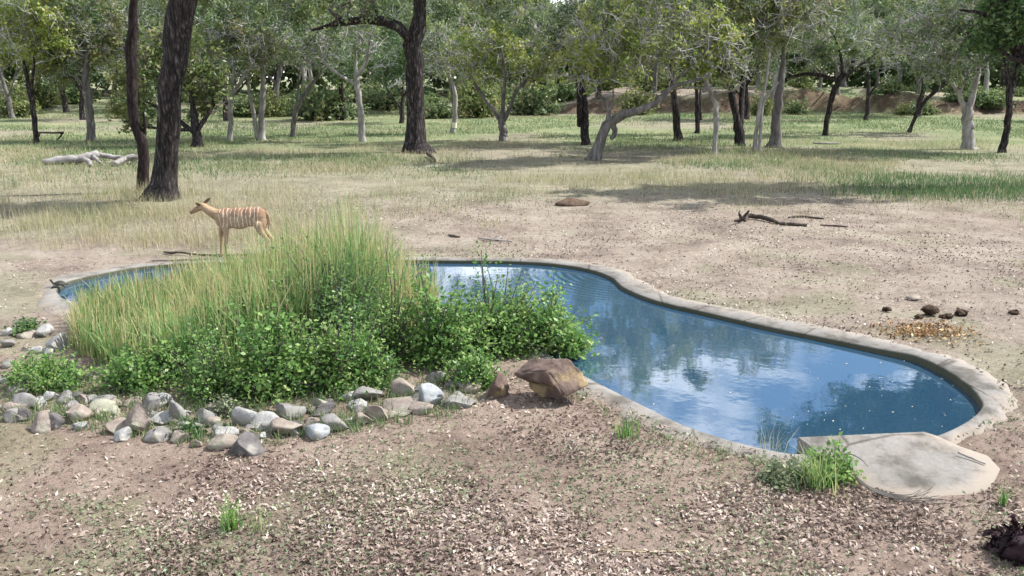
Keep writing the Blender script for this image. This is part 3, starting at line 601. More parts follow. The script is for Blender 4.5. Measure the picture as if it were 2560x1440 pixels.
def add_shrub(name, label, px, py, wpx, h, n=4200, ls=0.045, seed=0, leafm=None, group=None, stems=150, cat='shrub'):
    rng = np.random.default_rng(seed); g = at(px, py); w = wpx*pxm(g[1], py)
    g = at(px, py)+np.array([0, 0.3*w*0.6, 0]); g[2] = gz(g[0], g[1])
    (sV, sF), (LV, LF, lv) = shrub_mesh(rng, w, h, stems, n, ls)
    r = empty(name, g); tag(r, label, cat, group)
    mesh('stems', sV, sF, twig_dark, r); mesh('foliage', LV, LF, leafm or leaf_shrub, r, v=lv); return r
SH = [('bright green low shrub spilling onto the rocks under the left reeds', 335,985,240,0.5,4000), ('small-leaved shrub rising between the reed bases and the grey rocks', 530,1005,290,0.62,4800),
 ('yellow-green bushy shrub above the large flat grey rock', 680,1000,300,0.86,6200), ('dense green shrub next to the flat tan rocks', 840,985,300,0.9,6200),
 ('tall green shrub pushed up against the reeds', 640,920,320,1.0,6000), ('dark green shrub in the thick of the bed', 830,905,360,1.15,7000),
 ('green shrub with a dark hollow at its foot', 975,920,260,1.02,5400), ('dense dark shrub under the bent straw stem', 1110,925,270,1.0,5400),
 ('large dark green shrub overhanging the pool beside the brown boulder', 1235,905,330,1.12,7000), ('open shrub with twigs reaching over the water', 1355,885,270,0.85,4600),
 ('low tuft of green twigs left of the brown boulder', 1185,972,170,0.42,2200), ('low spreading green shrub at the left end of the rock border', 105,985,260,0.45,4600),
 ('thin leafy sprig hanging over the water behind the boulder', 1430,890,130,0.52,1100), ('leafy shrub filling the bed in front of the dark hollow', 925,975,180,0.5,2600), ('shrub of mixed yellow leaves among the reed bases', 455,965,200,0.5,3000)]
for i, (lab, a, b, w, h, nl) in enumerate(SH):
    add_shrub('green_shrub', lab, a, b, w, h, nl, (0.046, 0.036, 0.054, 0.042, 0.05)[i % 5], 300+i, leaf_deep if i == 5 else leaf_shrub, 'shrubs in the planted bed', 150 if nl > 1500 else 40)
# shrubs of the wood edge
sp_far = []
for k in range(3):
    rng = np.random.default_rng(600+k); sp_far.append(shrub_mesh(rng, 4.2, (2.0, 1.5, 2.6)[k], 160, 3000, 0.2))
far_me = [(mesh('stems', a[0], a[1], twig_dark, link=False), mesh('foliage', b[0], b[1], (thicket_mat, leaf_grey, leaf_olive)[k], v=b[2], link=False)) for k, (a, b) in enumerate(sp_far)]
rng = np.random.default_rng(31)
LABS = ['mixed green bush at the foot of the far wood', 'round grey-green bush at the foot of the far wood', 'tall olive bush at the foot of the far wood']
for q in range(70):
    x = -46+92*(q+rng.uniform(0, 1))/70; y = rng.uniform(60, 88) if x < 2 or x > 26 or q % 3 == 0 else rng.uniform(76, 92); k = int(rng.integers(3)); s = rng.uniform(0.4, 1.35)
    r = empty(['mixed_bush', 'round_bush', 'olive_bush'][k], (x, y, gz(x, y)-0.05)); r.scale = (s, s, s*rng.uniform(0.8, 1.2)); r.rotation_euler = (0, 0, rng.uniform(0, 6.28)); tag(r, LABS[k], 'bush', 'bushes along the far wood')
    for me, nm in zip(far_me[k], ('stems', 'foliage')):
        o = bpy.data.objects.new(nm, me); COL.objects.link(o); o.parent = r
# the wood beyond reads as one mass
rng = np.random.default_rng(8); n_ = 80000
tx = rng.uniform(-110, 110, n_); ty = rng.uniform(102, 140, n_); th = (7+9*vnoise(tx, ty*0.5, 0.11, 3))*np.sqrt(rng.random(n_))
C = np.column_stack([tx, ty, th]); V, F = leaves(rng, C, 1.15, 0.5, 0.75, 0.05)
tag(mesh('far_woodland', V, F, thicket_mat, v=np.repeat(np.clip(vnoise(tx, ty, 0.2, 3)*0.8+rng.normal(0, 0.15, n_), 0, 1), 4)), 'hazy far woodland closing the view behind the trees', 'woodland', kind='stuff')

# ------------------------------------------------------------------ reeds
rng = np.random.default_rng(21)
reedpoly = np.array([at(*p)[:2] for p in ((178,885),(300,935),(430,955),(580,950),(780,900),(1010,850),(1100,800),(1080,785),(1000,782),(850,766),(590,764),(410,766),(290,776),(205,800))])
lo, hi = reedpoly.min(0), reedpoly.max(0)
def scatter(n_, poly):
    lo, hi = poly.min(0), poly.max(0); q = rng.uniform(lo, hi, (n_*4, 2)); q = q[inside(poly, q[:, 0], q[:, 1])]; return q[:n_]
def reedh(x, y):
    px = 1280+x/np.sqrt(y*y+CAM_H**2)*FPX
    return np.interp(px, [170, 300, 450, 600, 700, 800, 880, 940, 1000, 1090], [0.52, 0.58, 0.72, 1.0, 1.2, 1.38, 1.66, 1.42, 1.12, 0.85])
q = scatter(4200, reedpoly); hh = reedh(q[:, 0], q[:, 1])*rng.uniform(0.5, 1.05, len(q))*(0.7+0.55*vnoise(q[:, 0], q[:, 1], 2.2, 2))
ns = len(q); reps = 4
B = np.repeat(np.column_stack([q, np.zeros(ns)]), reps, 0); B[:, :2] += rng.normal(0, 0.02, (len(B), 2)); H = np.repeat(hh, reps)*rng.uniform(0.55, 1.05, len(B))
V, F, k = blades(rng, B, H, rng.uniform(0.014, 0.034, len(B)), 0.26, 3)
fld = vnoise(B[:, 0], B[:, 1], 1.1, 2)
tint = np.clip(0.01+0.9*fld+np.repeat(rng.normal(0, 0.3, ns), reps)+rng.normal(0, 0.1, len(B)), 0, 1)
vv = np.repeat(tint, k).reshape(-1, k); vv = np.clip(vv+np.interp(np.linspace(0, 1, k), [0, 0.3, 0.6, 1], [0.5, 0.22, 0.0, -0.06])[None, :], 0, 1)
tag(mesh('reed_bed', V, F, reed_leaf, v=vv.ravel()), 'dense bed of tall green and straw-coloured reeds beside the pool', 'reeds', kind='stuff')
q2 = scatter(1500, reedpoly); h2 = reedh(q2[:, 0], q2[:, 1])*rng.uniform(0.85, 1.08, len(q2))
V, F, k = blades(rng, np.column_stack([q2, np.zeros(len(q2))]), h2, rng.uniform(0.014, 0.026, len(q2)), 0.09, 3)
tag(mesh('reed_stalks', V, F, reed_leaf, v=np.repeat(np.clip(rng.normal(0.72, 0.22, len(q2)), 0, 1), k)), 'loose taller reed stalks standing above the dense bed', 'reeds', kind='stuff')
# bent straw stem and dark twiggy stalk standing out of the bed
st = smooth_loop([at(1000,905)+[0,0.5,0.0], P(1005,800,10.0), P(1030,778,10.0), P(1070,762,10.0), P(1118,752,10.05)], 6, closed=False)
V, F = tubes(st[None], np.linspace(0.009, 0.004, len(st))[None], 5); tag(mesh('straw_stem', V, F, straw_mat, v=np.full(len(V), 0.8)), 'pale straw stem bent over above the dark shrub', 'straw stem')
# plants growing by the slab and out of the earth
def tuft(name, label, px, py, n_, h, w, spread, mat, seed, cat='grass tuft', group=None, lean=0.45):
    r_ = np.random.default_rng(seed); g = at(px, py); g[2] = gz(g[0], g[1]); B = np.column_stack([r_.normal(0, spread, (n_, 2)), np.full(n_, -0.01)])
    V, F, k = blades(r_, B, h*r_.uniform(0.5, 1.1, n_), np.full(n_, w), lean, 2)
    o = mesh(name, V, F, mat, v=np.repeat(np.clip(r_.normal(0.45, 0.2, n_), 0, 1), k)); o.location = g; return tag(o, label, cat, group)
tuft('grass_tuft', 'yellow-green grass tuft in front of the slab end', 2045,1215,130,0.34,0.012,0.07,reed_leaf,1)
tuft('grass_tuft', 'slim upright green weed alone on the bare earth', 578,1325,45,0.3,0.014,0.03,leaf_shrub,2)
tuft('grass_tuft', 'thin brown-stemmed weed right of the upright green one', 650,1330,18,0.28,0.007,0.035,reed_leaf,3)
tuft('grass_tuft', 'green tuft growing at the pool rim below the boulder', 1565,1090,60,0.18,0.012,0.05,leaf_shrub,4)
tuft('grass_tuft', 'pale green blade plant beside the dark dead clump', 2505,1265,14,0.24,0.02,0.02,leaf_shrub,5)
tuft('grass_tuft', 'thin flowering grass standing before the water left of the slab', 1925,1135,30,0.28,0.005,0.09,straw_mat,6)
add_shrub('trailing_weed', 'sprawling green weed against the left side of the slab', 2095,1205,150,0.26,900,0.045,71,leaf_shrub,None,40,'weed')
add_shrub('trailing_weed', 'low dull green weed mat in front of the grass tuft', 1975,1215,190,0.16,900,0.04,72,weed_mat,None,40,'weed')
add_shrub('trailing_weed', 'dark green weed between the grey rocks of the border', 475,1095,60,0.2,500,0.04,73,leaf_deep,None,30,'weed')
add_shrub('trailing_weed', 'dark green creeper behind the pale rocks by the pool end', 50,838,130,0.2,700,0.05,74,leaf_deep,None,30,'weed')
add_shrub('trailing_weed', 'twiggy grey-green weed between the pale rocks', 560,1050,90,0.3,500,0.03,75,weed_mat,None,50,'weed')

# ------------------------------------------------------------------ grasses of the clearing (stuff)
rng = np.random.default_rng(41)
def field(name, label, n_, x0, x1, y0, y1, h, w, mat, maskf, seed, lean=0.4, tone=(0.5, 0.2)):
    r_ = np.random.default_rng(seed)
    yy = y0*(y1/y0)**r_.random(n_*3); xx = r_.uniform(-1, 1, n_*3)*yy*0.62
    ok = (xx > x0) & (xx < x1) & (r_.random(n_*3) < maskf(xx, yy)); xx, yy = xx[ok][:n_], yy[ok][:n_]
    m = len(xx); B = np.column_stack([xx, yy, ground_h(xx, yy)*np.where(yy > 17, 1, 0.5)-0.02])
    hh = h*r_.uniform(0.35, 1.1, m)*(0.5+vnoise(xx, yy, 0.7, 2)); V, F, k = blades(r_, B, hh, w*np.sqrt(yy/20), lean, 2)
    tn = np.clip(tone[0]+0.9*(vnoise(xx, yy, 0.33, 2)-0.5)+r_.normal(0, tone[1], m), 0, 1)
    return tag(mesh(name, V, F, mat, v=np.repeat(tn, k)), label, 'grass', kind='stuff')
pn = lambda x, y, s=0.45, a=0.42, b=0.6: sstep(a, b, vnoise(x+3, y+7, s, 3))
field('dry_grass', 'tall pale dry grass left of the striped antelope', 20000, -14, -2.2, 15.6, 26, 0.40, 0.012, grass_dry,
      lambda x, y: sstep(-2.0, -5.5, x+0.35*(y-16))*(0.12+pn(x, y, 0.6, 0.46, 0.62))*sstep(15.3, 16.6, y-0.25*np.maximum(0, x+7)), 1, 0.4, (0.68, 0.2))
field('straw_grass', 'knee-high straw-coloured grass between the waterhole and the trees', 34000, -30, 30, 18, 42, 0.24, 0.015, grass_dry,
      lambda x, y: (0.05+0.95*pn(x, y, 0.33, 0.5, 0.64))*(0.25+0.75*sstep(19, 27, y+0.6*np.minimum(x, 0)-0.2*x)), 2, 0.4, (0.62, 0.2))
field('meadow_grass', 'short green grass of the meadow under the trees', 80000, -60, 60, 25, 75, 0.17, 0.024, grass_green,
      lambda x, y: (0.04+0.96*pn(x, y, 0.16, 0.42, 0.6))*sstep(25, 33, y+5*(vnoise(x, y, 0.2, 2)-0.5)), 3, 0.6)
field('lush_grass', 'fresh green grass strip right of the wide tree shadow', 18000, 6, 22, 21.5, 29, 0.26, 0.018, grass_green,
      lambda x, y: sstep(7, 12, x)*sstep(21.5, 23.5, y)*sstep(29, 26, y), 4, 0.4, (0.2, 0.15))

# ------------------------------------------------------------------ litter, weeds, pebbles (stuff)
rng = np.random.default_rng(51)
slabpoly = tps[:, :2]
hug = inner*0.35+outer*0.65
def free(x, y): return ~inside(hug, x, y) & ~inside(slabpoly, x, y)
def floor_z(x, y): return np.where(inside(outer, x, y), RIM_Z+0.012, 0.5*ground_h(x, y))
def litter(name, label, n_, y0, y1, dens, size, mat, asp, lift, tone, cat, seed, upw=1.1):
    r_ = np.random.default_rng(seed); yy = r_.uniform(y0**0.5, y1**0.5, n_*3)**2; xx = r_.uniform(-1, 1, n_*3)*(yy*0.64+0.4)
    ok = (r_.random(n_*3) < dens(xx, yy)) & free(xx, yy); xx, yy = xx[ok][:n_], yy[ok][:n_]; m = len(xx)
    fz_ = floor_z(xx, yy); C = np.column_stack([xx, yy, fz_+lift*r_.random(m)+0.006])
    V, F = leaves(r_, C, size, upw, asp, 0.14); V[:, 2] = np.maximum(V[:, 2], np.repeat(fz_, 4)+0.002)
    tn = np.clip(tone[0]+0.7*(vnoise(xx+60, yy, 1.5, 2)-0.5)+r_.normal(0, tone[1], m), 0, 1)
    return tag(mesh(name, V, F, mat, v=np.repeat(tn, 4)), label, cat, kind='stuff')
clump = lambda x, y: np.clip(0.17+1.0*sstep(0.44, 0.62, vnoise(x+5, y-3, 0.7, 4)), 0, 1)*sstep(10.5, 8.0, y+0.5*np.minimum(x, 0)*0)
litter('leaf_litter', 'curled brown fallen leaves strewn over the bare earth in front', 40000, 4.6, 10.5, lambda x, y: clump(x, y)*(0.3+0.7*sstep(7.8, 5.6, y)), 0.043, litter_mat, 0.42, 0.010, (0.49, 0.22), 'leaves', 11, 1.3)
litter('ground_weeds', 'flat dull green weeds scattered between the fallen leaves', 15000, 4.6, 10.0, lambda x, y: (0.08+sstep(0.46, 0.64, vnoise(x-11, y+4, 0.75, 3)))*(0.5+0.5*sstep(8.5, 6.5, y)), 0.03, weed_mat, 0.5, 0.025, (0.5, 0.22), 'weeds', 12, 0.9)
litter('pebble_scatter', 'small dark droppings and pebbles dotted over the bare ground', 15000, 8.5, 25, lambda x, y: (0.25+0.75*sstep(0.4, 0.65, vnoise(x, y, 0.6, 3)))*sstep(-7, 1, x+0.3*(y-14)), 0.032, pebble_mat, 0.8, 0.008, (0.42, 0.28), 'droppings', 13, 1.6)
litter('dry_leaf_scatter', 'thin scatter of bleached leaves and straw beyond the pool', 14000, 10, 26, lambda x, y: 0.3+0.7*sstep(0.45, 0.6, vnoise(x+30, y, 0.5, 3)), 0.045, litter_mat, 0.35, 0.008, (0.72, 0.22), 'leaves', 14, 1.6)
# brown heap of leaves by the right rim
g = at(2310, 830); r_ = np.random.default_rng(9); n_ = 700; C = np.column_stack([g[0]+r_.normal(0, 0.3, n_), g[1]+r_.normal(0, 0.22, n_), np.abs(r_.normal(0.02, 0.02, n_))]); C = C[free(C[:, 0], C[:, 1])]
rust = leaf_mat('rust_leaf', [(0, (0.12, 0.06, 0.03)), (0.5, (0.32, 0.18, 0.08)), (1, (0.5, 0.36, 0.18))], 0.1)
V, F = leaves(r_, C, 0.05, 0.8, 0.5, 0.15); tag(mesh('rusty_leaves', V, F, rust, v=np.repeat(r_.random(len(C)), 4)), 'rust-coloured leaves trodden together by the right pool rim', 'leaves', kind='stuff')
r_ = np.random.default_rng(91); cx = r_.uniform(0, 1200, 420); by = np.interp(cx, [0, 300, 620, 860, 1200], [1040, 1085, 1118, 1070, 1020])-r_.uniform(-14, 95, 420)
cl = np.array([at(a, b) for a, b in zip(cx, by)]); B = np.repeat(cl, 9, 0)+np.column_stack([r_.normal(0, 0.035, (3780, 2)), np.zeros(3780)]); V, F, k = blades(r_, B, r_.uniform(0.04, 0.16, 3780), np.full(3780, 0.010), 0.6, 2)
tag(mesh('rock_grass', V, F, grass_green, v=np.repeat(np.clip(r_.normal(0.5, 0.25, 3780), 0, 1), k)), 'thin grass sprouting between the border rocks', 'grass', kind='stuff')
ii = r_.integers(28*8, 35*8, 60); cl = outer[ii]+outd[ii]*np.abs(r_.normal(0.03, 0.12, (60, 1))); B = np.repeat(cl, 8, 0)+np.column_stack([r_.normal(0, 0.03, (480, 2)), np.full(480, -0.03)]); V, F, k = blades(r_, B, r_.uniform(0.04, 0.12, 480), np.full(480, 0.009), 0.7, 2)
tag(mesh('rim_grass', V, F, grass_green, v=np.repeat(np.clip(r_.normal(0.6, 0.25, 480), 0, 1), k)), 'sparse short weeds along the near pool rim', 'grass', kind='stuff')
# white specks drifting on the water
r_ = np.random.default_rng(10); q = np.array([at(r_.uniform(1950, 2440), r_.uniform(880, 1080), WATER_Z) for _ in range(40)]+[at(r_.uniform(1400, 2000), r_.uniform(760, 1040), WATER_Z) for _ in range(14)])
q = q[inside(inner, q[:, 0], q[:, 1])]; q[:, 2] += 0.004
V, F = leaves(r_, q, 0.02, 12, 0.6, 0.0); V[:, 2] = np.maximum(V[:, 2], WATER_Z+0.002)
tag(mesh('floating_petals', V, F, straw_mat, v=np.repeat(0.7+0.3*r_.random(len(q)), 4)), 'small white petals floating on the pool', 'petals', kind='stuff')

# ------------------------------------------------------------------ rocks
def rock_mat(name, a, b, c, lichen): return rough_mat(name, [(0.3, a), (0.52, b), (0.75, c)], 5.5, rough=0.9, bstr=0.8, bdist=0.025, spots=(4.0, 0.58, lichen))
ROCK = {'grey': rock_mat('rock_grey', (0.13, 0.121, 0.112), (0.22, 0.206, 0.192), (0.315, 0.296, 0.277), (0.25, 0.235, 0.19)),
 'pale': rock_mat('rock_pale', (0.22, 0.21, 0.195), (0.34, 0.328, 0.31), (0.45, 0.437, 0.42), (0.33, 0.32, 0.26)),
 'tan': rock_mat('rock_tan', (0.15, 0.12, 0.10), (0.255, 0.21, 0.175), (0.35, 0.30, 0.26), (0.29, 0.275, 0.21)),
 'dark': rock_mat('rock_dark', (0.055, 0.05, 0.048), (0.12, 0.11, 0.105), (0.2, 0.185, 0.175), (0.24, 0.22, 0.19)),
 'lichen': rock_mat('rock_lichen', (0.19, 0.185, 0.14), (0.3, 0.295, 0.22), (0.42, 0.41, 0.3), (0.45, 0.43, 0.25)),
 'blue': rock_mat('rock_blue', (0.19, 0.2, 0.203), (0.29, 0.3, 0.302), (0.4, 0.408, 0.41), (0.24, 0.23, 0.21)),
 'brown': rock_mat('rock_brown', (0.065, 0.044, 0.038), (0.135, 0.095, 0.077), (0.23, 0.168, 0.125), (0.29, 0.215, 0.12))}
bm = bmesh.new(); bmesh.ops.create_icosphere(bm, subdivisions=3, radius=1); bm.verts.ensure_lookup_table()
ICO_V = np.array([v.co[:] for v in bm.verts]); ICO_F = np.array([[v.index for v in f.verts] for f in bm.faces]); bm.free()
def rock_shape(rng, sx, sy, sz, cuts=9):
    V = ICO_V.copy()
    for _ in range(cuts):
        d = unit(rng.normal(size=3)); off = rng.uniform(0.32, 0.72); s = V@d; m = s > off; V[m] -= (s[m]-off)[:, None]*d
    ph = rng.uniform(0, 50); V = V+ICO_V*(0.10*(vnoise(ICO_V[:, 0]*1+ph, ICO_V[:, 1]+ICO_V[:, 2], 2.6, 3)-0.5)+0.10*(vnoise(ICO_V[:, 2]+ph, ICO_V[:, 0]-ICO_V[:, 1], 5, 2)-0.5))[:, None]
    V += 0.006*rng.normal(size=V.shape); V /= np.abs(V).max(0)
    return V*np.array([sx, sy, sz])
def add_rock(label, x0, y0, x1, y1, tone, seed, name='rock', group='rocks of the border', cat='rock', sink=0.22, deep=0.85):
    rng = np.random.default_rng(seed); g = at((x0+x1)/2, y1); w = (x1-x0)*pxm(g[1], y1)*1.08
    dn = math.atan2(CAM_H, g[1]); hpx = (y1-y0)*pxm(g[1], y1)
    d = w*deep; h = max(0.06, (hpx-d*math.sin(dn)*0.55)/math.cos(dn))
    V = rock_shape(rng, w/2, d/2, h*(0.5+sink)); o = mesh(name, V, ICO_F, ROCK[tone]); o.rotation_euler = (0, 0, rng.uniform(-0.3, 0.3))
    o.location = (g[0], g[1]+d*0.42, gz(g[0], g[1])+h*(0.5-sink*0.9)); return tag(o, label, cat, group)
RK = [('pale grey rock at the far left end of the border',0,985,72,1040,'grey'),('blocky grey rock leaning on the pale one at the left end',0,1015,45,1060,'grey'),('small dark rock next to the round tan one',38,1020,75,1058,'dark'),
 ('round tan rock in the front row of the border',68,1020,136,1085,'tan'),('dark greenish rock touching the round tan one',108,1030,156,1080,'dark'),('brownish rock behind the small white one',152,1003,218,1060,'tan'),
 ('small white rock with a dark cleft',174,1045,216,1080,'pale'),('yellow lichen-covered rock in the second row',214,1000,288,1048,'lichen'),('largest upright brown-grey rock of the border',290,998,370,1092,'tan'),
 ('tan wedge rock with a sharp ridge before the largest upright one',248,1045,318,1088,'tan'),('pale rounded rock at the foot of the tan wedge',278,1068,322,1105,'pale'),('tall narrow grey rock behind the round grey one',350,973,402,1032,'grey'),
 ('round smooth grey rock near the dark weed',396,998,462,1060,'grey'),('flat pale slab of rock under the round grey one',368,1030,456,1066,'pale'),('squat grey rock in front of the flat pale slab',358,1060,420,1106,'grey'),
 ('low grey-brown rock beside the dark weed',412,1068,464,1110,'tan'),('pinkish pale rock lying inside the low left shrub',142,933,178,968,'pale'),('flat brown rock beneath the reed bases',188,930,240,955,'tan'),
 ('black shaded rock between shrub and border',162,980,202,1008,'dark'),('bright white angular rock beside the first reeds',104,832,160,882,'pale'),('small pale rock behind the white angular one',86,812,132,846,'pale'),
 ('whitish flat rock by the left pool end',0,818,34,842,'pale'),('sunken tan rock by the left pool end',32,822,92,848,'tan'),('grey rock half hidden by twiggy weed',464,1010,534,1066,'grey'),
 ('tan block with a dark left face',500,1073,585,1128,'tan'),('dark-fronted rock with a flat pale top',568,1078,658,1142,'dark'),('long pale rock leaning to the right',576,1012,646,1072,'pale'),
 ('bright whitish rock under the large flat grey one',612,1034,694,1084,'pale'),('large flat grey rock in the middle of the border',660,998,754,1052,'grey'),('brown rock with a shadowed underside',672,1046,756,1096,'tan'),
 ('smooth blue-grey rock at the front right',754,1060,828,1104,'blue'),('low grey rock sunk in leaves',798,1034,868,1078,'grey'),('green lichened rock beneath the dense shrub',774,990,838,1034,'lichen'),
 ('flat grey-brown rock at the shrub edge',876,965,954,1008,'grey'),('tilted grey-tan slab standing in the leaves',914,1003,978,1056,'tan'),('flat brown layered rock',954,988,1048,1040,'tan'),
 ('rock with a dark hollow side above the layered one',964,943,1042,996,'tan'),('pale blue angular rock with a dark notch',1036,958,1106,1028,'blue'),('pinkish grey rock at the right end of the border',1100,986,1184,1028,'grey'),
 ('grey rock deep under the dark shrub',1068,922,1124,958,'grey'),('small grey rock peeping from the shrub foot',880,1010,912,1032,'grey'),('pebble-sized pale rock among the front rocks',640,1085,668,1102,'pale'),
 ('small tan rock wedged between the front blocks',470,1098,502,1122,'tan')]
for i, (lab, a, b, c, d, tn) in enumerate(RK): add_rock(lab, a, b, c, d, tn, 400+i)
r_ = np.random.default_rng(88)
for k in range(90):
    cx = r_.uniform(5, 1180); lo_ = np.interp(cx, [0, 300, 620, 860, 1180], [1035, 1080, 1112, 1066, 1012]); by = lo_-r_.uniform(-6, 70); w_ = r_.uniform(26, 64)
    if k >= 76: cx, by, w_ = r_.uniform(5, 190), r_.uniform(870, 985), r_.uniform(20, 50)
    tn = ('grey', 'tan', 'grey', 'pale', 'dark', 'tan')[k % 6]
    add_rock('small dusty %s stone wedged among the larger border rocks' % {'grey': 'grey', 'tan': 'brown', 'pale': 'pale', 'dark': 'blackish'}[tn], cx-w_/2, by-w_*0.62, cx+w_/2, by, tn, 520+k, 'filler_stone', 'small stones of the border', 'stone')
add_rock('yellow-brown rock tucked left of the big boulder',1212,928,1285,1002,'brown',470,'boulder',None,'boulder')
add_rock('flat pale stone lying on the earth right of the pool',2272,736,2316,750,'tan',471,'stone',None,'stone')
# big overhanging boulder
bm = bmesh.new(); bmesh.ops.create_icosphere(bm, subdivisions=5, radius=1); bm.verts.ensure_lookup_table()
BV = np.array([v.co[:] for v in bm.verts]); BF = np.array([[v.index for v in f.verts] for f in bm.faces]); bm.free()
def noise3(V, s): return (vnoise(V[:, 0]+7, V[:, 1]+V[:, 2]*0.7, s, 3)+vnoise(V[:, 1]+3, V[:, 2]-V[:, 0]*0.6, s, 3)+vnoise(V[:, 2]+5, V[:, 0]+V[:, 1]*0.5, s, 3))/1.5-1
rng = np.random.default_rng(483); V = BV.copy()
for _ in range(10):
    d = unit(rng.normal(size=3)); off = rng.uniform(0.45, 0.8); s = V@d; m = s > off; V[m] -= (s[m]-off)[:, None]*d*0.9
V /= np.abs(V).max(0); V += BV*(0.16*noise3(BV, 2.2)+0.08*noise3(BV, 6))[:, None]
g = at(1375, 1025); s = pxm(g[1], 1000)
V = V*np.array([98*s, 72*s, 62*s])
t = np.clip((V[:, 2]+62*s)/(124*s), 0, 1); cut = 1-sstep(0.36, 0.6, t); lf_ = sstep(40*s, -40*s, V[:, 0])
V[:, 0] += cut*lf_*30*s; V[:, 1] += cut*0.06*lf_; V[:, 2] += 16*s*sstep(-90*s, 40*s, -V[:, 1]*0.4)*sstep(0.5, 1, t)*sstep(60*s, -30*s, V[:, 0])*0.3
o = mesh('boulder', V, BF, ROCK['brown'], smooth=False); o.location = (g[0], g[1]+0.30, 62*s*0.86); tag(o, 'large red-brown boulder overhanging its own shadow by the pool rim', 'boulder')

# ------------------------------------------------------------------ logs, sticks and small things
def stick(name, label, runs, mat, cat, px_z=True, lift=0.0, sides=7, group=None, extra=()):
    """runs: list of polylines of (px, py, width_px, height_m) on the ground"""
    parts = []; o0 = at(runs[0][0][0], runs[0][0][1]); o0[2] = gz(o0[0], o0[1])
    for run in runs:
        q = []
        for a, b, w, h in run:
            p = at(a, b, h); q.append([p[0], p[1], gz(p[0], p[1])+h, w*pxm(p[1], b)*0.5])
        q = np.array(q); q = resample(q[:, :3], q[:, 3], max(5, 4*len(q)))
        rr_ = np.random.default_rng(len(q)); q[:, :3] += rr_.normal(0, 0.12, (len(q), 3))*q[:, 3:4]
        V, F = tubes(q[None, :, :3], q[None, :, 3], sides, cap=True); parts.append((V-o0, F))
    V, F = join(parts); o = mesh(name, V, F, mat, smooth=True); o.location = o0; return tag(o, label, cat, group)
stick('fallen_log', 'bleached fallen tree lying in the grass left of the dark trunks', [[(105,408,14,0.1),(150,402,22,0.16),(200,398,22,0.2),(245,388,20,0.3)],[(205,398,14,0.25),(222,405,12,0.15),(228,416,10,0.05)],[(232,392,12,0.28),(245,402,8,0.2),(255,412,7,0.03)],[(285,412,14,0.1),(310,400,14,0.2),(330,393,13,0.28),(350,398,10,0.2)],[(325,395,9,0.25),(338,408,7,0.06)],[(245,388,14,0.3),(290,396,12,0.18),(340,400,9,0.15)]], deadwood, 'log')
stick('fallen_branch', 'dark knotted branch lying on the bare ground beyond the pool', [[(1852,548,9,0.06),(1870,540,13,0.08),(1900,543,12,0.07),(1925,549,12,0.06),(1940,556,9,0.04)],[(1855,546,8,0.1),(1848,534,6,0.24),(1850,526,3,0.3)],[(1862,540,7,0.1),(1872,528,5,0.26)],[(1856,550,7,0.05),(1835,553,4,0.02)],[(1868,544,7,0.06),(1862,554,5,0.01)]], deadwood_dark, 'branch')
stick('fallen_branch', 'straight mossy stick end to end with the dark knotted branch', [[(1942,558,9,0.03),(1980,561,9,0.03),(2018,563,8,0.03)]], deadwood_dark, 'stick')
stick('fallen_branch', 'thin dark stick behind the straight mossy one', [[(1970,543,3,0.02),(2000,540,6,0.03),(2060,545,4,0.02)]], deadwood_dark, 'stick')
stick('fallen_branch', 'short dark splinter right of the straight mossy stick', [[(2050,562,3,0.02),(2095,564,5,0.02),(2120,566,3,0.01)]], deadwood_dark, 'stick')
stick('fallen_branch', 'small dark twig lying above the far rim', [[(1122,585,4,0.02),(1135,588,6,0.03),(1150,590,4,0.01)]], deadwood_dark, 'twig')
stick('fallen_branch', 'forked grey twig among leaves above the far rim', [[(1195,593,4,0.03),(1225,598,5,0.03),(1255,600,4,0.01)],[(1245,599,3,0.03),(1252,590,3,0.08)],[(1225,597,3,0.03),(1280,604,3,0.02)]], deadwood, 'twig')
stick('fallen_branch', 'long dark branch lying behind the reeds at the antelope feet', [[(410,630,4,0.03),(430,633,7,0.04),(450,631,5,0.05),(500,637,6,0.03),(560,637,6,0.03),(620,636,6,0.03),(690,642,4,0.02)]], deadwood_dark, 'branch')
stick('fallen_branch', 'low dead bough propped off the grass near the slim forked trunk', [[(95,334,5,0.3),(130,335,5,0.42),(160,334,5,0.45)],[(158,334,5,0.45),(146,350,4,0.02)],[(100,334,4,0.3),(98,345,4,0.0)]], deadwood_dark, 'branch')
stick('fallen_branch', 'bleached plank-like stick lying in the green meadow', [[(2032,356,4,0.1),(2065,357,5,0.1),(2100,357,4,0.1)]], deadwood, 'stick')
stick('fallen_branch', 'rotten brown stub at the foot of the furrowed trunk', [[(1068,384,8,0.12),(1082,394,9,0.12),(1088,404,7,0.02)]], deadwood_dark, 'stub')
stick('straw_stem', 'long single straw lying on the earth in front', [[(1500,1378,4,0.012),(1560,1380,4,0.014),(1620,1383,4,0.012),(1720,1378,3,0.012)]], straw_mat, 'straw')
stick('fallen_branch', 'thin pale stick lying on the edge of the slab', [[(2395,1128,4,0.07),(2430,1143,5,0.05),(2465,1157,4,0.04)]], deadwood, 'stick')
# trailing bare runners over the slab
runs = []; r_ = np.random.default_rng(14)
for k in range(5):
    o = k*5-8; runs.append([(2138+o*0.4,1192+o,3,0.10),(2180+o,1222+o*0.8,3,0.05),(2235+o,1240+o*0.7,3,0.035),(2290+o*2,1245+o,2.5,0.035),(2340+o*4,1236+o*2.0,2,0.035)])
runs += [[(2280,1243,2.5,0.04),(2320,1225,2,0.05),(2340,1205,1.5,0.05)],[(2300,1246,2.5,0.04),(2360,1250,2,0.04),(2400,1262,1.5,0.03)],[(2080,1140,3,0.15),(2120,1133,3,0.16),(2150,1145,2.5,0.12),(2170,1165,2,0.10)]]
stick('bare_runners', 'bundle of thin bare plant runners trailing across the slab', runs, twig_dark, 'plant runners', sides=4)
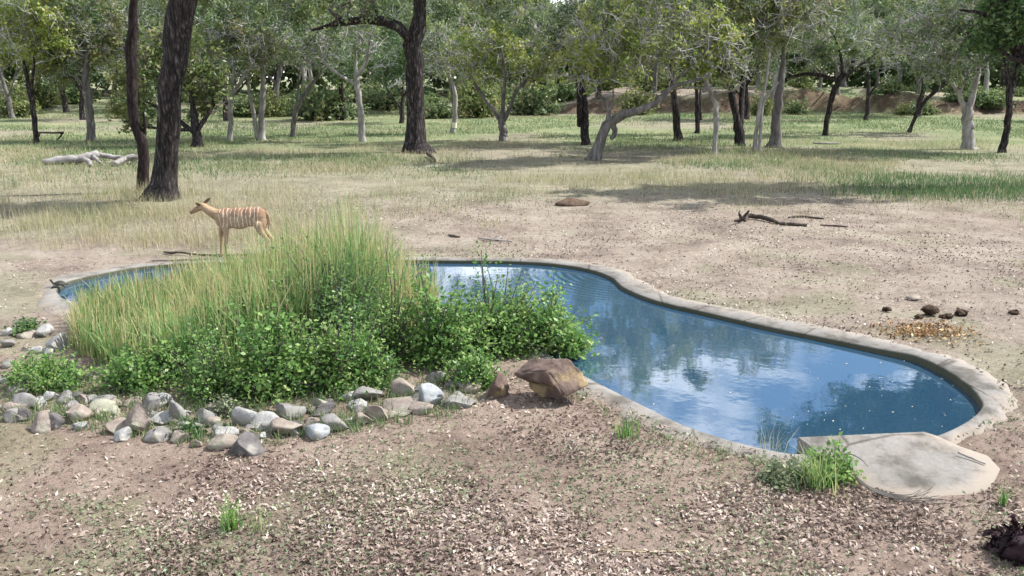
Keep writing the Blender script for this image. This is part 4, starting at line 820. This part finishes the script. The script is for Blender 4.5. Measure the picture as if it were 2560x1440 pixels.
# small earth mound with a dark burrow side
g = at(1428, 512); rng = np.random.default_rng(61); V = rock_shape(rng, 0.46, 0.3, 0.13, 6); o = mesh('earth_mound', V, ICO_F, rough_mat('red_earth', [(0.3, (0.05, 0.032, 0.022)), (0.6, (0.14, 0.095, 0.065)), (0.8, (0.25, 0.185, 0.13))], 9, bstr=1.0), smooth=True)
o.location = (g[0], g[1], gz(g[0], g[1])+0.05); tag(o, 'small reddish earth mound on the bare ground', 'earth mound')
dungm = rough_mat('dung', [(0.3, (0.03, 0.02, 0.015)), (0.6, (0.085, 0.055, 0.035)), (0.8, (0.18, 0.12, 0.07))], 14, bstr=1.0, bdist=0.03)
def dung(label, px, py, wpx, seed, hk=0.7):
    g = at(px, py); w = wpx*pxm(g[1], py)/2; rng = np.random.default_rng(seed); V = rock_shape(rng, w, w*0.9, w*hk, 5); V += rng.normal(0, w*0.10, V.shape)
    o = mesh('dung_lump', V, ICO_F, dungm, smooth=True); o.location = (g[0], g[1], gz(g[0], g[1])+w*hk*0.6); tag(o, label, 'dung')
dung('largest round dung lump on the earth right of the pool', 2325, 786, 38, 1, 0.8); dung('ochre dung lump right of the largest one', 2408, 786, 40, 2, 0.4); dung('flat dark dung pat left of the largest lump', 2298, 793, 22, 3, 0.4)
dung('dark dung pat on the open earth far right of the lumps', 2532, 783, 30, 4, 0.35); dung('two-headed dark dropping left of the lumps', 2218, 776, 24, 5, 0.5); dung('crumbled dung lump between the largest and the ochre one', 2365, 792, 34, 6, 0.35)
# dark dead clump at the right
r_ = np.random.default_rng(66); g = at(2560, 1385); g[2] = 0.0; k = 260; d = unit(r_.normal(size=(k, 3))); d[:, 2] = np.abs(d[:, 2])
E = d*np.array([0.27, 0.2, 0.25])*r_.uniform(0.7, 1.1, (k, 1)); S = E*0.2; S[:, 2] = -0.02; M = (S+E)/2+r_.normal(0, 0.03, (k, 3))
root = empty('dead_clump', g); tag(root, 'dark purplish dead clump of stalks and leaves', 'dead plant')
V, F = tubes(np.stack([S, M, E], 1), np.tile([[0.014, 0.010, 0.004]], (k, 1)), 4); darkpl = rough_mat('dark_stalk', [(0.3, (0.012, 0.008, 0.010)), (0.7, (0.05, 0.028, 0.034))], 9, bstr=0.4); mesh('stalks', V, F, darkpl, root)
li = r_.integers(0, k, 900); C = E[li]*r_.uniform(0.5, 1, (900, 1)); V, F = leaves(r_, C, 0.07, 0.4, 0.5, 0.1); mesh('leaves', V, F, leaf_mat('dead_leaf', [(0, (0.012, 0.008, 0.010)), (0.8, (0.05, 0.026, 0.03)), (1, (0.12, 0.07, 0.06))], 0.1), root, v=np.repeat(r_.random(900), 4))
V = rock_shape(r_, 0.2, 0.17, 0.13, 6); o = mesh('core', V+[0, 0, 0.09], ICO_F, darkpl, root, smooth=True)

# ------------------------------------------------------------------ terrapin at the left end of the pool
tm = rough_mat('shell', [(0.3, (0.02, 0.02, 0.016)), (0.7, (0.06, 0.058, 0.045))], 20, rough=0.5, bstr=0.4)
g = at(150, 716, 0.03); root = empty('terrapin', g); tag(root, 'small dark terrapin with its head raised on the pool rim', 'terrapin'); root.rotation_euler = (0, 0, 0.25)
V = ICO_V.copy(); V[:, 2] = np.where(V[:, 2] > 0, V[:, 2], V[:, 2]*0.25); mesh('shell', V*[0.085, 0.07, 0.06]+[0, 0, 0.03], ICO_F, tm, root, smooth=True)
q = np.array([[-0.06, 0, 0.035, 0.02], [-0.09, 0, 0.055, 0.016], [-0.105, 0, 0.085, 0.015], [-0.115, 0, 0.105, 0.018], [-0.13, 0, 0.11, 0.008]]); V, F = tubes(q[None, :, :3], q[None, :, 3], 8, cap=True); mesh('head', V, F, tm, root, smooth=True)
for sx in (-1, 1):
    for sy in (-1, 1):
        q = np.array([[0.05*sx, 0.045*sy, 0.03, 0.018], [0.075*sx, 0.07*sy, 0.018, 0.015], [0.09*sx, 0.085*sy, 0.006, 0.010]]); V, F = tubes(q[None, :, :3], q[None, :, 3], 6, cap=True); mesh('leg', V, F, tm, root, smooth=True)

# ------------------------------------------------------------------ striped antelope
def antelope():
    g = at(600, 645); Yn = g[1]; org = np.array([g[0], Yn, gz(g[0], Yn)]); s = pxm(Yn, 580)
    parts = []
    def ell(px, py, rx, ry, rz, dy=0.0, tilt=0.0):
        c, sn_ = math.cos(tilt), math.sin(tilt); v = ICO_V*np.array([rx, ry, rz])*s; v = np.column_stack([v[:, 0]*c-v[:, 2]*sn_, v[:, 1], v[:, 0]*sn_+v[:, 2]*c])
        parts.append((v+(P(px, py, Yn)-org)+[0, dy, 0], ICO_F))
    def limb(pts, flat=1.0):
        q = np.array([[*((P(a, b, Yn)-org)+[0, dy, 0]), r*s] for a, b, r, dy in pts]); q = resample(q[:, :3], q[:, 3], 5*len(pts))
        V, F = tubes(q[None, :, :3], q[None, :, 3], 12, cap=True); parts.append((V, F))
        for p in (q[0], q[-1]): parts.append((ICO_V*p[3]*0.98+p[:3], ICO_F))
    ell(568, 546, 26, 17, 27); ell(597, 546, 34, 19, 27.5); ell(625, 542, 30, 18, 25); ell(645, 540, 22, 17, 22.5); ell(556, 549, 17, 14, 22); ell(653, 552, 16, 15, 19, 0, 0.2)
    limb([(558, 540, 19, 0), (543, 537, 15, 0), (529, 530, 12.5, 0), (516, 522, 10.5, 0), (507, 516, 9.5, 0)])
    ell(502, 516, 10.5, 7.5, 8.5, 0, 0.45); limb([(500, 518, 8.5, 0), (490, 524, 6.8, 0), (483, 529, 5.0, 0), (479, 531, 4.2, 0)])
    for sd, ox in ((-1, 0), (1, 6)):
        dy = 0.075*sd; ell(651, 557, 15, 7, 22, dy*0.8, 0.25)
        limb([(649, 560, 12, dy), (654+ox*0.4, 575, 9, dy), (664+ox*0.6, 588, 6, dy), (673+ox*0.8, 598, 4.6, dy)]); limb([(673+ox*0.8, 597, 4.6, dy), (671+ox, 612, 3.4, dy), (669+ox, 634, 3.3, dy), (668+ox, 639, 3.6, dy), (665+ox, 644, 4.2, dy)])
    for sd, x0, xe in ((-1, 568, 566), (1, 551, 556)):
        dy = 0.07*sd; ell(xe, 558, 11, 6, 19, dy*0.8)
        limb([(xe, 563, 10, dy), (x0, 580, 7, dy), (x0, 595, 5, dy), (x0, 604, 4.8, dy), (x0-1, 614, 3.4, dy), (x0-1, 634, 3.2, dy), (x0-1, 638, 3.6, dy), (x0-4, 644, 4.2, dy)])
    limb([(664, 530, 4, 0), (671, 541, 3.6, 0), (673, 556, 3.4, 0), (671, 572, 1.6, 0)])
    Vj, Fj = join(parts); o = mesh('body', Vj, Fj)
    rm = o.modifiers.new('remesh', 'REMESH'); rm.mode = 'VOXEL'; rm.voxel_size = 0.0085
    so = o.modifiers.new('smooth', 'SMOOTH'); so.factor = 0.5; so.iterations = 9
    dg = bpy.context.evaluated_depsgraph_get(); me2 = bpy.data.meshes.new_from_object(o.evaluated_get(dg)); bpy.data.objects.remove(o)
    c = np.empty(len(me2.vertices)*3); me2.vertices.foreach_get('co', c); c = c.reshape(-1, 3); c[:, 2] -= c[:, 2].min()*sstep(0.3, 0.0, c[:, 2]); me2.vertices.foreach_set('co', c.ravel()); me2.update()
    root = empty('antelope', org); tag(root, 'chestnut antelope with thin white stripes standing behind the reeds', 'antelope')
    # coat
    m, t, out_ = new_mat('striped_coat'); p = N(t, 'ShaderNodeBsdfPrincipled'); p.inputs['Roughness'].default_value = 0.75; p.inputs['Specular IOR Level'].default_value = 0.2
    tcx = N(t, 'ShaderNodeTexCoord'); sx = N(t, 'ShaderNodeSeparateXYZ'); t.links.new(tcx.outputs['Object'], sx.inputs[0])
    nz_ = tex(t, 7, 3, 0.5); M = lambda op, a, b: (lambda nn: ([t.links.new(v_, nn.inputs[i_]) if not isinstance(v_, (int, float)) else setattr(nn.inputs[i_], 'default_value', v_) for i_, v_ in enumerate((a, b))], nn.outputs[0])[1])(N(t, 'ShaderNodeMath', operation=op))
    x, z = sx.outputs['X'], sx.outputs['Z']; xa = (556-600)*s; xb = (664-600)*s; per = (xb-xa)/11.5
    wob = M('MULTIPLY', M('SUBTRACT', nz_.outputs['Fac'], 0.5), 0.075)
    ph = M('SINE', M('MULTIPLY', M('ADD', M('ADD', x, wob), M('MULTIPLY', z, -0.06)), 2*math.pi/per), 0)
    def sm(v_, a, b):
        r = N(t, 'ShaderNodeMapRange', interpolation_type='SMOOTHSTEP'); t.links.new(v_, r.inputs['Value']); r.inputs['From Min'].default_value = a; r.inputs['From Max'].default_value = b; return r.outputs['Result']
    z_of = lambda py: (P(600, py, Yn)-org)[2]
    stripe = M('MULTIPLY', M('MULTIPLY', sm(ph, 0.72, 1.02), M('MULTIPLY', sm(x, xa-0.01, xa+0.02), sm(x, xb, xb-0.03))), sm(z, z_of(571), z_of(560)))
    bn = tex(t, 16, 3, 0.6); stripe = M('MULTIPLY', stripe, sm(bn.outputs['Fac'], 0.32, 0.55))
    base = ramp(t, [(0.3, (0.26, 0.172, 0.10)), (0.7, (0.36, 0.26, 0.16))]); t.links.new(nz_.outputs['Fac'], base.inputs['Fac'])
    back = mixc(t, M('MULTIPLY', sm(z, z_of(545), z_of(522)), sm(x, xa-0.02, xa+0.08)), base.outputs['Color'], (0.235, 0.13, 0.08))
    c1 = mixc(t, stripe, back, (0.72, 0.62, 0.5))
    c1 = mixc(t, M('MULTIPLY', sm(x, (500-600)*s, (486-600)*s), 0.85), c1, (0.13, 0.09, 0.07))
    c1 = mixc(t, M('MULTIPLY', sm(z, z_of(638), z_of(644)), 0.9), c1, (0.05, 0.04, 0.035))
    fz = tex(t, 60, 4, 0.7, (0.4, 1, 1)); fr_ = ramp(t, [(0.3, (0.72, 0.7, 0.68)), (0.6, (1.1, 1.1, 1.1))]); t.links.new(fz.outputs['Fac'], fr_.inputs['Fac']); c1 = mixc(t, 1.0, c1, fr_.outputs['Color'], 'MULTIPLY'); t.links.new(bump(t, fz.outputs['Fac'], 0.5, 0.01), p.inputs['Normal'])
    t.links.new(c1, p.inputs['Base Color']); t.links.new(p.outputs['BSDF'], out_.inputs['Surface'])
    me2.materials.clear(); me2.materials.append(m); bo = bpy.data.objects.new('body', me2); COL.objects.link(bo); bo.parent = root
    me2.polygons.foreach_set('use_smooth', np.ones(len(me2.polygons), bool))
    earm = rough_mat('ear', [(0.3, (0.09, 0.05, 0.035)), (0.7, (0.2, 0.12, 0.08))], 30, bstr=0.2)
    for (a, b, ex, ey, dy, dye) in ((503, 511, 494, 503, -0.04, -0.10), (508, 510, 522, 497, 0.04, 0.08)):
        p0, p1 = P(a, b, Yn)-org+[0, dy, 0], P(ex, ey, Yn)-org+[0, dye, 0]; ax = p1-p0; Ln = np.linalg.norm(ax); ax /= Ln; sd = unit(np.cross(ax, [0.3, 1, 0.2])); nn = np.cross(ax, sd)
        rows = []
        for tt in np.linspace(0, 1, 7):
            w_ = 0.024*math.sin(math.pi*min(1, 0.18+0.80*tt))**0.8+0.003
            for u in np.linspace(-1, 1, 5): rows.append(p0+ax*Ln*tt*1.0+sd*w_*u+nn*0.018*(u*u))
        V = np.array(rows); I_ = np.arange(35).reshape(7, 5); F = np.stack([I_[:-1, :-1], I_[:-1, 1:], I_[1:, 1:], I_[1:, :-1]], -1).reshape(-1, 4)
        V2 = V+nn*0.006; F2 = F[:, ::-1]+35
        mesh('ear', np.concatenate([V, V2]), np.concatenate([F, F2]), earm, root, smooth=True)
    eyem = rough_mat('eye', [(0.3, (0.01, 0.008, 0.006)), (0.7, (0.02, 0.015, 0.01))], 10, rough=0.15, bstr=0)
    for sd in (-1, 1): mesh('eye', ICO_V*0.013+(P(496, 517, Yn)-org)+[0, sd*0.042, 0], ICO_F, eyem, root, smooth=True)
antelope()
